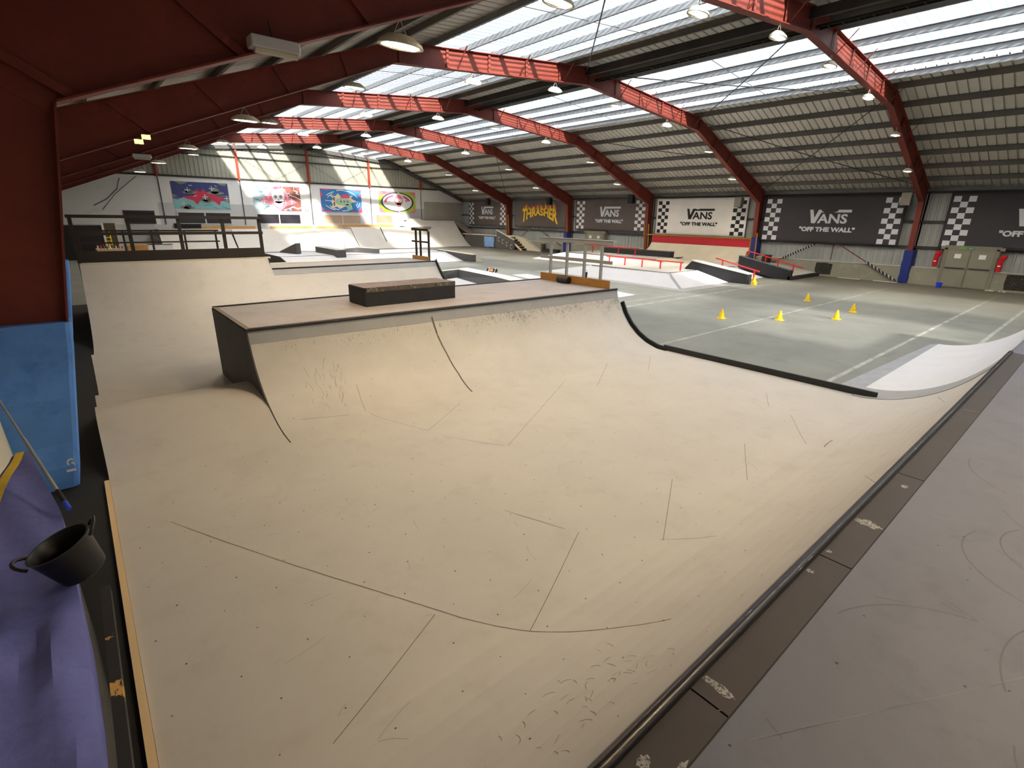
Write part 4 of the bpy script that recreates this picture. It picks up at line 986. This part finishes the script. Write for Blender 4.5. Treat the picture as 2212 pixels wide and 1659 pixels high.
for k in range(41):
    y = .2+5.8*k/40
    xr = None
    for (ya, xa), (yb_, xb_) in zip(edge, edge[1:]):
        if ya <= y <= yb_+1e-6: xr = xa+(xb_-xa)*(y-ya)/(yb_-ya)
    xl = -.98+.20*max(0, (y-3.5)/2.5)
    rowsm.append([(xl+(xr-xl)*j/10, y, zmat(xl+(xr-xl)*j/10, y)) for j in range(11)])
link('mat_body', MB().slab(rowsm, .17), MATB, cmt, smooth=True)
link('yellow_edge', MB().slab([[(r[0][0]+.03, r[0][1], max(r[0][2], r[1][2])+.02), (r[0][0]+.09, r[0][1], max(r[1][2], r[2][2])+.02)] for r in rowsm[6:]], .006), YELW, cmt)
bm = link('support_beam', MB().box((-.285, 1.2, .93), (-.235, 3.7, 1.0)), mat('worn_black_beam', (40, 38, 36), .7, 0, .2, 3, (206, 158, 84), 0, stretch=(1, .5, 1), thr=(.58, .60)), None)
tag(bm, 'worn black timber beam with bare wood patches between mat and ramp', 'beam')
bu = thing('bucket', 'large black rubber bucket with a loop handle standing on the crash mat', 'bucket', (-.36, 3.58, 1.21))
bx, by, bz = -.31, 3.50, 1.27
def tilt(mb_):
    ca, sa = cos(radians(-20)), sin(radians(-20))
    mb_.v = [(bx+(x-bx)*ca+(z-bz)*sa, y, bz-(x-bx)*sa+(z-bz)*ca) for x, y, z in mb_.v]; return mb_
link('tub', tilt(MB().lathe([(.105, 0), (.115, .008), (.150, .22), (.157, .235), (.147, .235), (.138, .21), (.10, .018)], 28, (bx, by, bz))), BPLAS, bu, smooth=True)
for sy in (-1, 1):
    link('handle', tilt(MB().tube([(bx+sy*(.152+.05*sin(a)), by+.07*cos(a), bz+.215+.05*sin(a)) for a in [pi*k/8 for k in range(9)]], .0095, 8)), BPLAS, bu, smooth=True)
pl = thing('telescopic_pole', 'silver telescopic pole with a blue tip leaning across the mat', 'pole', (-.4, 4.5, 1.2))
A, B = Vector((-.385, 4.50, 1.225)), Vector((-.80, 6.35, 1.68))
link('outer_tube', MB().tube([A.lerp(B, .12), A.lerp(B, .55)], .013, 8), GALV, pl); link('inner_tube', MB().tube([A.lerp(B, .55), B], .009, 8), GALV, pl); link('grip', MB().tube([A.lerp(B, .05), A.lerp(B, .13)], .017, 8), RUBBER, pl); link('blue_tip', MB().tube([A, A.lerp(B, .05)], .016, 8), BLUEB, pl)
pb = link('leaning_board', MB().add([(-1.0, 6.3, .012), (-.97, 6.3, .012), (-.97, 8.6, .012), (-1.0, 8.6, .012), (-1.04, 6.3, 1.5), (-1.01, 6.3, 1.5), (-1.01, 8.6, 1.5), (-1.04, 8.6, 1.5)], [(0,3,2,1),(4,5,6,7),(0,1,5,4),(1,2,6,5),(2,3,7,6),(3,0,4,7)]), CREAM)
tag(pb, 'pale board leaning on the dark wall behind the pale blue pad', 'board')

# ------------------------------------------------------------------ low spine behind the deck
spn = thing('spine_ramp', 'low spine ramp with a black face and cream top behind the deck', 'ramp', (16.5, 21, 0))
rid = [(14.9, 23.8), (16.75, 24.5), (16.25, 20.3), (15.6, 17.4)]
H = .4
front = [(14.6, 23.25, 0), (16.2, 23.9, 0), (15.35, 20.6, 0), (14.7, 17.0, 0)]
tp = [(14.6, 23.7, H), (16.55, 24.25, H), (16.0, 20.0, H), (15.3, 17.0, H)]
tq = [(14.6, 24.0, H), (16.85, 24.65, H), (16.35, 20.2, H), (15.6, 17.0, H)]
tr = [(14.6, 24.1, H), (17.65, 24.85, H), (17.0, 20.0, H), (16.2, 17.0, H)]
bt = [(14.6, 25.2, 0), (17.9, 25.9, 0), (17.5, 20.0, 0), (16.6, 17.0, 0)]
def strips(nm, A_, B_, m):
    mb = MB()
    for k in range(3): mb.add([A_[k], A_[k+1], B_[k+1], B_[k]], [(0, 1, 2, 3)])
    link(nm, mb, m, spn)
strips('black_face', front, tp, BLACK); strips('cream_top', tp, tq, CREAM); strips('white_top', tq, tr, WHITE); strips('back_face', tr, bt, GREYP)
link('end_face', MB().add([front[0], tp[0], tr[0], bt[0]], [(0, 1, 2, 3)]), GREYP, spn)
link('steel_strip', MB().add([(p[0]+dx, p[1], H+.004) for p, dx in ((tr[1], -.1), (tr[1], 0), (tr[2], 0), (tr[3], 0), (tr[3], -.1), (tr[2], -.1))], [(0, 1, 2, 5), (5, 2, 3, 4)]), GREYP, spn)
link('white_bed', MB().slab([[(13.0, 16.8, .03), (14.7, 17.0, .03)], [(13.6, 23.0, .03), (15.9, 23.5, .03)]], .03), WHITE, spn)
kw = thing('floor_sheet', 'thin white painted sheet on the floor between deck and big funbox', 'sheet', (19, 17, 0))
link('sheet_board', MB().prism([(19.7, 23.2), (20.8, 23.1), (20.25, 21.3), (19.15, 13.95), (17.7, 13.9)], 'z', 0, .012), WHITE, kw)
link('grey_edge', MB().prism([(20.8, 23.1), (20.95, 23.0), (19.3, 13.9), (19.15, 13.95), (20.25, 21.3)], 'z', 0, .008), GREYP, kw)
# skateboard leaning on the white back
sk = thing('skateboard', 'skateboard resting on edge on the white top of the low spine', 'skateboard', (17.3, 22.4, .4))
def sbp(u, v, d):  # along, across, off the deck
    o = Vector((17.3, 22.6, .40)); U = Vector((.16, -.98, -.02)).normalized(); V = Vector((.35, .05, .93)).normalized(); Nn = U.cross(V)
    return o + U*u + V*v + Nn*d
n = 8; outl2 = [(-.40+.10*(1-cos(a)) if 0 else -.30-.10*sin(a), .10*cos(a)) for a in [pi*k/n for k in range(n+1)]]
outl2 = [(-.30-.10*sin(a), .10*cos(a)) for a in [pi*k/n for k in range(n+1)]] + [(.30+.10*sin(a), -.10*cos(a)) for a in [pi*k/n for k in range(n+1)]]
mb = MB(); k = len(outl2)
mb.add([sbp(u+.4, v+.1, .0+.05*max(0, abs(u)-.28)) for u, v in outl2] + [sbp(u+.4, v+.1, -.012+.05*max(0, abs(u)-.28)) for u, v in outl2], [tuple(range(k)), tuple(range(2*k-1, k-1, -1))] + [(i, (i+1) % k, k+(i+1) % k, k+i) for i in range(k)])
link('board_deck', mb, BPLAS, sk)
link('deck_graphic', MB().add([sbp(u, v, .013) for u, v in ((.18, .03), (.46, .02), (.50, .10), (.44, .18), (.18, .17))], [(0, 1, 2, 3, 4)]), mat('deck_graphic', (176, 126, 80), .6, 0, .2, 9), sk)
for u in (.17, .63):
    tk = link('truck', MB().bar(sbp(u, .0, .03), sbp(u, .2, .03), .03, .03), GALV, sk)
    for v in (0.0, .2): link('wheel', MB().tube([sbp(u, v-.015, .04), sbp(u, v+.015, .04)], .027, 10), WHITE, tk)

# ------------------------------------------------------------------ far funbox
fa = thing('funbox', 'far lavender white funbox with black end in front of the mural bank', 'ramp', (16.5, 37, 0))
link('box_surface', MB().slab([[(10.3, 33.0, .01), (22.8, 32.7, .01)], [(10.3, 35.7, .55), (22.8, 35.3, .55)], [(10.3, 39.5, .55), (22.8, 39.5, .55)], [(10.3, 42.2, .01), (22.8, 42.2, .01)]], .01), WHITE, fa)
link('end_panel', MB().prism([(33.0, 0), (35.7, .56), (39.5, .56), (42.2, 0)], 'x', 10.26, 10.3), BLACK, fa); link('end_panel', MB().prism([(33.0, 0), (35.7, .54), (39.5, .54), (42.2, 0)], 'x', 22.8, 22.82), DARKG, fa)
link('steel_lip', MB().slab([[(10.3, 35.66, .556), (22.8, 35.26, .556)], [(10.3, 35.76, .562), (22.8, 35.36, .562)]], .004), DARKG, fa); link('steel_lip', MB().slab([[(10.3, 39.44, .557), (22.8, 39.44, .557)], [(10.3, 39.54, .557), (22.8, 39.54, .557)]], .004), DARKG, fa)
t = thing('wedge_ledge', 'grey triangular wedge ledge standing on the far funbox', 'ledge', (12, 38.5, .55))
def wedge(pts_low, pts_high, wv, m1, m2, par):
    (x0, y0, z0), (x1, y1, z1, z2) = pts_low, pts_high
    a = [(x0, y0, z0), (x1, y1, z1), (x1, y1, z2), (x0, y0, z0+.04)]
    b = [(p[0]+wv[0], p[1]+wv[1], p[2]) for p in a]
    link('ledge_body', MB().add(a+b, [(3, 2, 1, 0), (4, 5, 6, 7), (1, 2, 6, 5), (0, 1, 5, 4), (0, 4, 7, 3)]), m1, par)
    link('ledge_top', MB().add([a[3], a[2], b[2], b[3], *[(p[0], p[1], p[2]+.03) for p in (a[3], a[2], b[2], b[3])]], [(3, 2, 1, 0), (4, 5, 6, 7), (0, 1, 5, 4), (1, 2, 6, 5), (2, 3, 7, 6), (3, 0, 4, 7)]), m2, par)
wedge((11.5, 39.8, .56), (12.0, 37.6, .56, 1.27), (.32, 0.05), DARKG, mat('ledge_olive', (150, 146, 122), .6), t)
t = thing('ledge', 'dark flat topped ledge pointing down the slope of the far funbox', 'ledge', (14.3, 36.8, .55))
link('ledge_body', MB().prism([(34.9, .40), (38.9, .56), (38.9, .95), (34.9, .92)], 'x', 13.78, 14.45), DARKG, t); link('ledge_top', MB().prism([(34.88, .92), (38.92, .95), (38.92, .98), (34.88, .95)], 'x', 13.76, 14.47), mat('ledge_pale', (186, 186, 178), .6), t)
t = thing('ledge', 'dark cranked ledge with a peaked top on the far funbox', 'ledge', (16.2, 37, .55))
c3 = [(15.0, 38.4, .72), (16.3, 37.15, .92), (17.25, 35.75, .88)]
mb = MB(); mb2 = MB()
for (xa, ya, za), (xb, yb_, zb) in zip(c3, c3[1:]):
    mb.add([(xa, ya, .5), (xb, yb_, .5), (xb, yb_, zb), (xa, ya, za), (xa+.25, ya+.25, .5), (xb+.25, yb_+.25, .5), (xb+.25, yb_+.25, zb), (xa+.25, ya+.25, za)], [(0, 1, 2, 3), (7, 6, 5, 4), (1, 5, 6, 2), (0, 3, 7, 4), (3, 2, 6, 7)])
    mb2.add([(xa-.02, ya-.02, za+.025), (xb-.02, yb_-.02, zb+.025), (xb+.27, yb_+.27, zb+.025), (xa+.27, ya+.27, za+.025), (xa-.02, ya-.02, za), (xb-.02, yb_-.02, zb), (xb+.27, yb_+.27, zb), (xa+.27, ya+.27, za)], [(0, 1, 2, 3), (4, 5, 1, 0), (6, 7, 3, 2), (5, 6, 2, 1), (7, 4, 0, 3)])
link('ledge_body', mb, DARKG, t); link('ledge_top', mb2, MATS['ledge_pale'], t)
t = link('upright_post', MB().tube([(15.95, 38.6, .55), (15.9, 38.6, 1.58)], [.05, .02], 8), mat('post_tan', (170, 150, 130), .7)); tag(t, 'thin upright post standing between the far funbox ledges', 'post')
t = thing('ledge', 'long low grey hubba ledge with cream top at the end of the far funbox', 'ledge', (23, 34, 0))
link('ledge_body', MB().prism([(31.6, 0), (36.5, 0), (36.5, .62), (31.6, .52)], 'x', 22.85, 23.2), DARKG, t); link('ledge_top', MB().prism([(31.58, .52), (36.5, .62), (36.5, .66), (31.58, .56)], 'x', 22.83, 23.22), CREAM, t)
link('side_bank', MB().prism([(23.2, 0), (24.0, 0), (23.2, .36)], 'y', 31.7, 36.4), CREAM, t)

# ------------------------------------------------------------------ bank along the end wall
eb = thing('bank_ramp', 'wide pale bank ramp running under the murals along the end wall', 'ramp', (24, 50.5, 0))
def bank(x0, x1, yf, yt, z, m, nm, par):
    n = 8; rows = []
    for k in range(n+1):
        s_ = k/n; rows.append([(x, yf+(yt-yf)*s_, .012+z*(s_**1.35)) for x in (x0, x1)])
    return link(nm, MB().slab(rows, .012), m, par, smooth=True)
EBP = mat('bank_pale', (222, 214, 204), .6, 0, .05, 1)
bank(11.0, 21.9, 48.9, 51.2, 1.85, EBP, 'bank_low', eb); bank(21.95, 28.9, 48.9, 51.3, 2.0, EBP, 'bank_mid', eb); bank(28.95, 35.2, 48.9, 52.3, 2.72, EBP, 'bank_tall', eb)
bank(5.6, 10.9, 48.9, 51.2, 1.65, EBP, 'bank_low', eb)
link('bank_joint', MB().slab([[(25.1, 48.95+2.3*k/8, .02+2.0*(k/8)**1.35), (25.22, 48.95+2.3*k/8, .02+2.0*(k/8)**1.35)] for k in range(9)], .004), DARKG, eb)
link('deck', MB().box((5.6, 51.2, 1.55), (21.9, YE-.05, 1.86)), EBP, eb); link('deck', MB().box((21.9, 51.3, 1.9), (28.9, YE-.05, 2.012)), EBP, eb); link('deck', MB().box((28.95, 52.3, 2.6), (35.2, YE-.05, 2.732)), mat('maroon_edge', (120, 70, 62), .7), eb)
link('side_panel', MB().prism([(48.9, 0)] + [(48.9+3.4*k/8, 2.72*(k/8)**1.35) for k in range(9)] + [(52.9, 2.6), (52.9, 0)], 'x', 35.2, 35.22), DARKG, eb)
link('hip', MB().add([(28.4, 51.3, 2.012), (31.6, 51.3, 2.1), (30.7, 52.4, 2.92), (29.4, 52.4, 2.92), (28.0, 52.4, 2.2)], [(0, 1, 2, 3), (0, 3, 4)]), EBP, eb)
for k, (a, b, z, y, lb) in enumerate(((14.5, 18.4, 1.86, 52.2, 'long orange timber lying on the deck under the skull mural'), (21.1, 27.2, 2.012, 52.2, 'long orange timber lying on the deck under the submarine mural'), (18.7, 20.9, 1.86, 52.0, 'short orange timber between the two long timbers on the deck'), (8.9, 13.2, 1.86, 52.1, 'orange timber behind the railing under the saucer mural'))):
    o = link('timber', MB().box((a, y, z), (b, y+.06, z+.24)), WOOD); tag(o, lb, 'timber', 'timbers on the end deck')
st = thing('slatted_shelf', 'black slatted board on the wall under the saucer mural', 'shelf', (8, 52.9, 1.9))
for k in range(4): link('slat', MB().box((7.0, 52.78, 1.9+k*.10), (9.0, 52.95, 1.96+k*.10)), BLACK, st)
link('upright', MB().box((7.0, 52.95, 1.87), (9.0, 52.985, 2.3)), BLACK, st)

# ------------------------------------------------------------------ corner block, mat, stairs
cb = thing('raised_block', 'grey raised platform in the far corner with a stair wall and slots', 'platform', (35.8, 45, 0))
link('block_face', MB().box((35.2, 41.2, 0), (35.3, 50.0, 1.28)), DARKG, cb); link('block_top', MB().box((35.15, 42.0, 1.28), (36.44, 50.5, 1.36)), CREAM, cb)
link('end_quarter', MB().slab([[(35.22, 48.9+3.6*k/8, 1.36+1.35*(k/8)**1.6), (36.4, 48.9+3.6*k/8, 1.36+1.35*(k/8)**1.6)] for k in range(9)], .03), mat('corner_brown', (150, 138, 124), .6), cb)
mb = MB(); mb.prism([(41.15, .98), (41.15, .0), (44.0, 0), (44.0, 1.28), (44.0, 1.86)], 'x', 35.08, 35.18); link('stair_wall', mb, DARKG, cb)
link('wall_cap', MB().prism([(41.1, .98), (44.05, 1.88), (44.05, 1.95), (41.1, 1.05)], 'x', 35.02, 35.24), CREAM, cb)
for k in range(4):
    y = 43.6-k*.68; z = 1.05-k*.22
    link('slot_frame', MB().box((35.055, y-.12, z-.28), (35.085, y+.13, z+.14)), CREAM, cb); link('slot', MB().box((35.045, y-.12, z-.24), (35.06, y+.06, z+.09)), BPLAS, cb)
sw = thing('stairs', 'small wooden stairs with dark risers beside the grey stair wall', 'stairs', (35.8, 41, 0))
for k in range(6):
    y = 42.3-k*.36; z = 1.28-k*.215
    link('tread', MB().box((35.25, y-.36, z-.05), (35.95, y, z)), WOOD, sw); link('riser', MB().box((35.25, y-.37, z-.21), (35.95, y-.34, z-.05)), BPLAS, sw)
link('stringer', MB().prism([(39.9, 0), (40.3, 0), (42.4, 1.2), (42.4, 1.45), (42.2, 1.45)], 'x', 35.95, 36.0), CREAM, sw); link('stringer', MB().prism([(39.9, 0), (40.3, 0), (42.4, 1.2), (42.4, 1.35), (42.2, 1.35)], 'x', 35.2, 35.24), CREAM, sw)
bb = thing('bank_ramp', 'small curved bank ramp coming down beside the wooden stairs', 'ramp', (36.2, 40, 0))
link('bank_surface', MB().slab([[(36.0, 38.1+3.9*k/10, .01+1.36*(sin(pi/2*k/10)**1.3)), (36.44, 38.1+3.9*k/10, .01+1.36*(sin(pi/2*k/10)**1.3))] for k in range(11)], .02), CREAM, bb)
link('side_panel', MB().prism([(38.1, 0)] + [(38.1+3.9*k/10, 1.36*(sin(pi/2*k/10)**1.3)) for k in range(11)] + [(42.0, 0)], 'x', 35.99, 36.0), CREAM, bb)
bt_ = thing('wall_mat', 'pale blue mat hung on the grey corner block', 'mat', (35.1, 45.3, 0))
rowsb = []
for k in range(9):
    z = .06+1.12*k/8; rowsb.append([(35.12-.03*sin(j*1.3+k*.8)-.03, 44.45+1.75*j/8, z+.04*sin(j*.9)*(1 if k == 0 else .2)) for j in range(9)])
ob = link('mat_sheet', MB().grid(rowsb), mat('mat_paleblue', (130, 164, 208), .7, 0, .08, 2, bump=.1, bscale=6), bt_, smooth=True); md = ob.modifiers.new('thick', 'SOLIDIFY'); md.thickness = .05
lb_ = thing('low_bench', 'low black box on the floor between the stairs and the bulky navy pad', 'box', (36, 36.5, 0))
link('box_body', MB().box((35.9, 35.6, 0), (36.3, 37.7, .28)), BLACK, lb_); link('box_lid', MB().box((35.88, 35.58, .28), (36.32, 37.72, .31)), RUBBER, lb_)
sb = thing('crate', 'brown crate with yellow sacks beside the small curved bank', 'crate', (36.2, 37.8, 0))
link('crate_box', MB().box((36.0, 37.75, 0), (36.4, 38.05, .75)), DARKG, sb); link('sack', MB().lathe([(.05, 0), (.13, .04), (.12, .12), (.04, .16)], 10, (36.2, 37.9, .75)), mat('sack_yellow', (210, 200, 110), .8), sb)

# ------------------------------------------------------------------ big funbox by the wall
fb = thing('funbox', 'large white funbox with grey corner strip beside the yellow cones', 'ramp', (29, 18.5, 0))
Z = .5
def quad(nm, pts, m, par, t_=None): return link(nm, MB().add(pts, [tuple(range(len(pts)))]), m, par)
quad('near_bank', [(22.7, 13.9, .004), (36.4, 13.9, .004), (36.4, 15.9, Z), (24.7, 15.9, Z)], WHITE, fb)
quad('left_bank', [(22.7, 13.9, .004), (24.7, 15.9, Z), (24.85, 21.4, Z), (23.1, 23.9, .004)], WHITE, fb)
quad('far_bank', [(23.1, 23.9, .004), (24.85, 21.4, Z), (31.2, 21.4, Z), (31.2, 23.9, .004)], WHITE, fb)
PLT = mat('platform_grey', (188, 184, 176), .6, 0, .05, 1)
link('platform', MB().box((24.7, 15.9, .02), (36.4, 21.4, Z)), PLT, fb)
link('corner_strip', MB().add([(22.72, 13.88, .012), (22.95, 13.88, .012), (24.95, 15.92, Z+.008), (24.7, 15.96, Z+.008)], [(0, 1, 2, 3)]), GREYP, fb)
link('steel_lip', MB().box((24.66, 15.9, Z), (24.74, 21.4, Z+.012)), DARKG, fb); link('steel_lip', MB().box((24.7, 15.86, Z), (36.4, 15.94, Z+.012)), DARKG, fb)
link('toe_strip', MB().add([(22.0, 13.2, .006), (26.6, 13.2, .006), (26.6, 13.95, .006), (22.7, 13.9, .006), (23.1, 23.9, .006), (22.4, 24.4, .006)], [(0, 1, 2, 3), (0, 3, 4, 5)]), mat('toe_paint', (164, 164, 160), .6), fb)
p2 = thing('funbox', 'long white bank and platform carrying the black ledge along the wall', 'ramp', (33, 26, 0))
quad('bank_face', [(29.3, 32.0, .004), (29.3, 21.3, .004), (31.2, 21.3, .6), (31.2, 30.0, .6)], WHITE, p2); quad('far_bank', [(29.3, 32.0, .004), (31.2, 30.0, .6), (36.4, 30.0, .6), (36.4, 32.0, .004)], WHITE, p2)
link('platform', MB().box((31.2, 21.45, 0), (36.4, 30.0, .6)), PLT, p2); link('black_lip', MB().box((31.12, 21.4, .52), (31.24, 30.0, .615)), BLACK, p2); link('black_lip', MB().box((31.2, 21.38, .50), (36.4, 21.46, .615)), BLACK, p2)
quad('cream_bank', [(31.3, 21.36, .62), (33.4, 21.36, .62), (33.4, 19.2, .512), (30.2, 19.6, .512)], CREAM, p2)
bl = thing('ledge', 'long black ledge box lying along the platform by the red wallride', 'ledge', (33.9, 24.5, .6))
link('ledge_body', MB().box((33.6, 21.6, .6), (34.1, 27.9, 1.0)), BLACK, bl); link('ledge_top', MB().box((33.58, 21.58, 1.0), (34.12, 27.92, 1.03)), DARKG, bl)
wrd = thing('wallride', 'quarter pipe wallride with a red boarded top under the cream banner', 'ramp', (35.5, 21, .5))
n = 10; rows = [[(34.3+2.05*sin(1.15*k/n)/sin(1.15), y, .52+1.0*(1-cos(1.15*k/n))/(1-cos(1.15))) for y in (17.1, 25.2)] for k in range(n+1)]
link('quarter_surface', MB().slab(rows, .02), CREAM, wrd, smooth=True)
for k in range(5): link('red_board', MB().box((36.335, 17.1, 1.50+k*.112), (36.37, 25.2, 1.605+k*.112)), REDRIB, wrd)
link('side_panel', MB().prism([(r[0][0], r[0][2]-.02) for r in rows] + [(36.4, 1.5), (36.4, .5), (34.3, .5)], 'y', 17.06, 17.1), CREAM, wrd); link('side_panel', MB().prism([(r[0][0], r[0][2]-.02) for r in rows] + [(36.4, 1.5), (36.4, .5), (34.3, .5)], 'y', 25.2, 25.24), CREAM, wrd)
# hubba ledges
h1 = thing('hubba_ledge', 'black sloping hubba ledge with a white top beside the stack of cones', 'ledge', (27.9, 14.6, 0))
link('ledge_body', MB().prism([(12.88, 0), (14.0, 0), (16.0, .5), (16.75, .52), (16.3, 1.0), (12.88, .52)], 'x', 27.7, 28.2), BLACK, h1); link('white_top', MB().prism([(12.86, .52), (16.3, 1.0), (16.28, 1.06), (12.86, .57)], 'x', 27.67, 28.23), mat('hubba_white', (214, 212, 204), .5, 0, .08, 3), h1)
h2 = thing('hubba_ledge', 'black sloping hubba ledge with a steel edge below the curled red handrail', 'ledge', (32.1, 14, 0))
link('ledge_body', MB().prism([(12.38, .0), (13.3, .0), (15.6, .5), (15.62, 1.2), (12.4, .55)], 'x', 32.0, 32.35), BLACK, h2); link('steel_edge', MB().prism([(12.4, .55), (15.62, 1.2), (15.62, 1.225), (12.4, .575)], 'x', 31.985, 32.05), GALV, h2)
link('floor_kerb', MB().box((32.0, 12.3, 0), (36.3, 12.5, .2)), BLACK, h2)
link('second_bank', MB().add([(32.36, 12.5, .2), (36.35, 12.5, .2), (36.35, 15.9, .7), (32.36, 15.9, .7)], [(0, 1, 2, 3)]), PLT, h2)
def grind_rail(lb, x, pts, posts, grp=None, curl=False, r=.035, zb=None):
    t = thing('grind_rail', lb, 'rail', (x, pts[0][0], 0))
    path = [(x, y, z) for y, z in pts]
    if curl:
        y0, z0 = pts[0]; path = [(x, y0+.02+.12*sin(a), z0-.13+.12*cos(a)) for a in [pi*1.25-(pi*1.25)*k/8 for k in range(8)]] + path
    link('top_tube', MB().tube(path, r, 8), REDP, t, smooth=True)
    for y, z0, z1 in posts: link('post', MB().box((x-.03, y-.03, z0), (x+.03, y+.03, z1)), REDP, t)
    return t
def zl(y, p, q): return p[1]+(q[1]-p[1])*(y-p[0])/(q[0]-p[0])
grind_rail('long level red grind rail on the big white funbox', 26.4, [(21.65, .97), (16.05, .97)], [(y, .5, .95) for y in (21.4, 20.15, 18.85, 17.55, 16.2)])
grind_rail('shorter level red grind rail in front of the long black ledge', 33.0, [(29.0, 1.14), (24.0, 1.14)], [(y, .6, 1.12) for y in (27.6, 25.9, 24.3)] + [(28.6, .6, 1.12)])
a, b = (15.95, 1.10), (13.2, .53)
grind_rail('sloping red handrail running down between the two black hubba ledges', 29.8, [a, b], [(15.5, .38, zl(15.5, a, b)), (13.5, .02, zl(13.5, a, b))])
a, b = (15.75, 1.42), (12.3, .64)
grind_rail('sloping red handrail with a curled top end beside the wall', 33.5, [a, b], [(14.6, .5, zl(14.6, a, b)), (13.8, .39, zl(13.8, a, b)), (12.85, .25, zl(12.85, a, b))], curl=True)
bk2 = thing('bucket', 'black bin standing against the wall behind the curled red handrail', 'bin', (35.9, 15.6, .7)); link('pail', MB().box((35.7, 15.35, .62), (36.1, 15.85, 1.1)), BPLAS, bk2, bevel=.03); link('rim', MB().box((35.68, 15.33, 1.08), (36.12, 15.87, 1.12)), BPLAS, bk2)

# ------------------------------------------------------------------ cones
def cone(loc, lb, grp='yellow cones on the open floor'):
    t = thing('traffic_cone', lb, 'cone', loc, grp); x, y, z = loc
    link('cone_base', MB().box((x-.13, y-.13, z), (x+.13, y+.13, z+.025)), YEL, t, bevel=.01)
    link('cone_body', MB().lathe([(.105, .02), (.10, .05), (.035, .31), (.03, .335), (.012, .34)], 16, (x, y, z)), YEL, t, smooth=True)
    for a in (3.6, 4.4): link('hole', MB().tube([(x+.06*cos(a), y+.06*sin(a), z+.10), (x+.098*cos(a), y+.098*sin(a), z+.10)], .011, 6), BPLAS, t)
    return t
for x, y in ((17.05, 8.62), (18.45, 7.22), (24.1, 8.42), (22.55, 6.2), (20.35, 6.05)):
    cone((x, y, .0), 'yellow plastic cone standing on the open concrete floor')
for k in range(3): cone((27.75, 12.5, k*.065), ['bottom yellow cone of the stack beside the black hubba ledge', 'middle yellow cone of the stack beside the black hubba ledge', 'topmost yellow cone of the stack beside the black hubba ledge'][k], 'stacked yellow cones')
bb2 = thing('bucket', 'small blue bucket on the floor at the foot of the steel double door', 'bucket', (35.8, 6.1, 0)); link('pail', MB().lathe([(.11, 0), (.14, .26), (.13, .26), (.10, .02)], 16, (35.8, 6.1, 0)), BLUEB, bb2, smooth=True); link('handle', MB().tube([(35.8, 6.1+.14*cos(a), .25-.12*sin(a)) for a in [pi*k/8 for k in range(9)]], .006, 5), BLUEB, bb2)
for k, (y, z) in enumerate(((10.9, .02), (9.0, .02))):
    o = link('floor_strip', MB().box((36.2, y-.9, 0), (36.36, y+.3, .03)), mat('strip_cream', (206, 202, 188), .7)); tag(o, 'pale plank lying at the foot of the wall by the taped brace', 'plank', 'planks at the wall foot')

# ------------------------------------------------------------------ far left corner behind the railing
pt = thing('partition', 'black partition wall in the corner behind the railings', 'partition', (1.0, 46, 0)); link('panel', MB().box((-.8, 46, 0), (1.85, 46.1, 2.28)), RUBBER, pt); link('frame_post', MB().box((1.8, 45.95, 0), (1.92, 46.1, 2.4)), DADO, pt)
dw = thing('doorway_screen', 'brown doorway screen beside the black partition', 'screen', (2.3, 46.5, 0)); link('panel', MB().box((1.95, 46.4, 0), (2.62, 46.5, 2.42)), mat('brown_dark', (66, 60, 40), .7), dw); link('edge', MB().box((2.58, 46.35, 0), (2.64, 46.5, 2.44)), DADO, dw)
ys_ = thing('step_ladder', 'yellow folding step ladder by the brown doorway screen', 'ladder', (2.1, 45.8, 0))
for x in (1.92, 2.22): link('rail', MB().bar((x, 45.8, 0), (x-.05, 46.1, 1.95), .06, .05), YEL, ys_)
for k in range(7): link('step', MB().box((1.9-.01*k, 45.78+.04*k, .25+k*.24), (2.22-.01*k, 45.9+.04*k, .29+k*.24)), YEL, ys_)
cn = thing('counter', 'pale counter cluttered with bottles behind the railings', 'counter', (2.05, 45, 0)); link('counter_front', MB().box((1.25, 45, 0), (2.75, 45.5, .72)), CREAM, cn); link('counter_top', MB().box((1.2, 44.95, .72), (2.8, 45.55, .77)), PALEW, cn)
random.seed(5)
bcol = [WHITE, REDP, DARKG, BPLAS, CREAM, mat('bottle_green', (60, 110, 70), .4)]
for k in range(9):
    x = 1.32+k*.165; h = .16+random.random()*.14; r = .035+random.random()*.02
    t = thing('bottle', 'small bottle standing in the row on the pale counter', 'bottle', (x, 45.1, .77), 'bottles on the counter')
    link('glass', MB().lathe([(r, 0), (r, h*.6), (r*.4, h*.8), (r*.4, h*.94)], 10, (x, 45.1, .77)), bcol[k % 6], t); link('cap', MB().lathe([(r*.45, h*.94), (r*.45, h)], 10, (x, 45.1, .77)), bcol[(k+2) % 6], t)
bx_ = thing('chest', 'orange brown wooden chest next to the pale counter', 'chest', (3.6, 45, 0)); link('chest_body', MB().box((2.95, 45, 0), (4.1, 45.6, .92)), PLY, bx_); link('chest_lid', MB().box((2.93, 44.98, .92), (4.12, 45.62, .97)), PLY, bx_)
wb_ = thing('white_board', 'white board standing beside the wooden chest', 'board', (4.9, 45.5, 0)); link('sheet', MB().box((4.2, 45.5, 0), (5.7, 45.55, .95)), WHITE, wb_); link('frame', MB().box((4.2, 45.48, .95), (5.7, 45.57, 1.0)), TIMBERK, wb_)
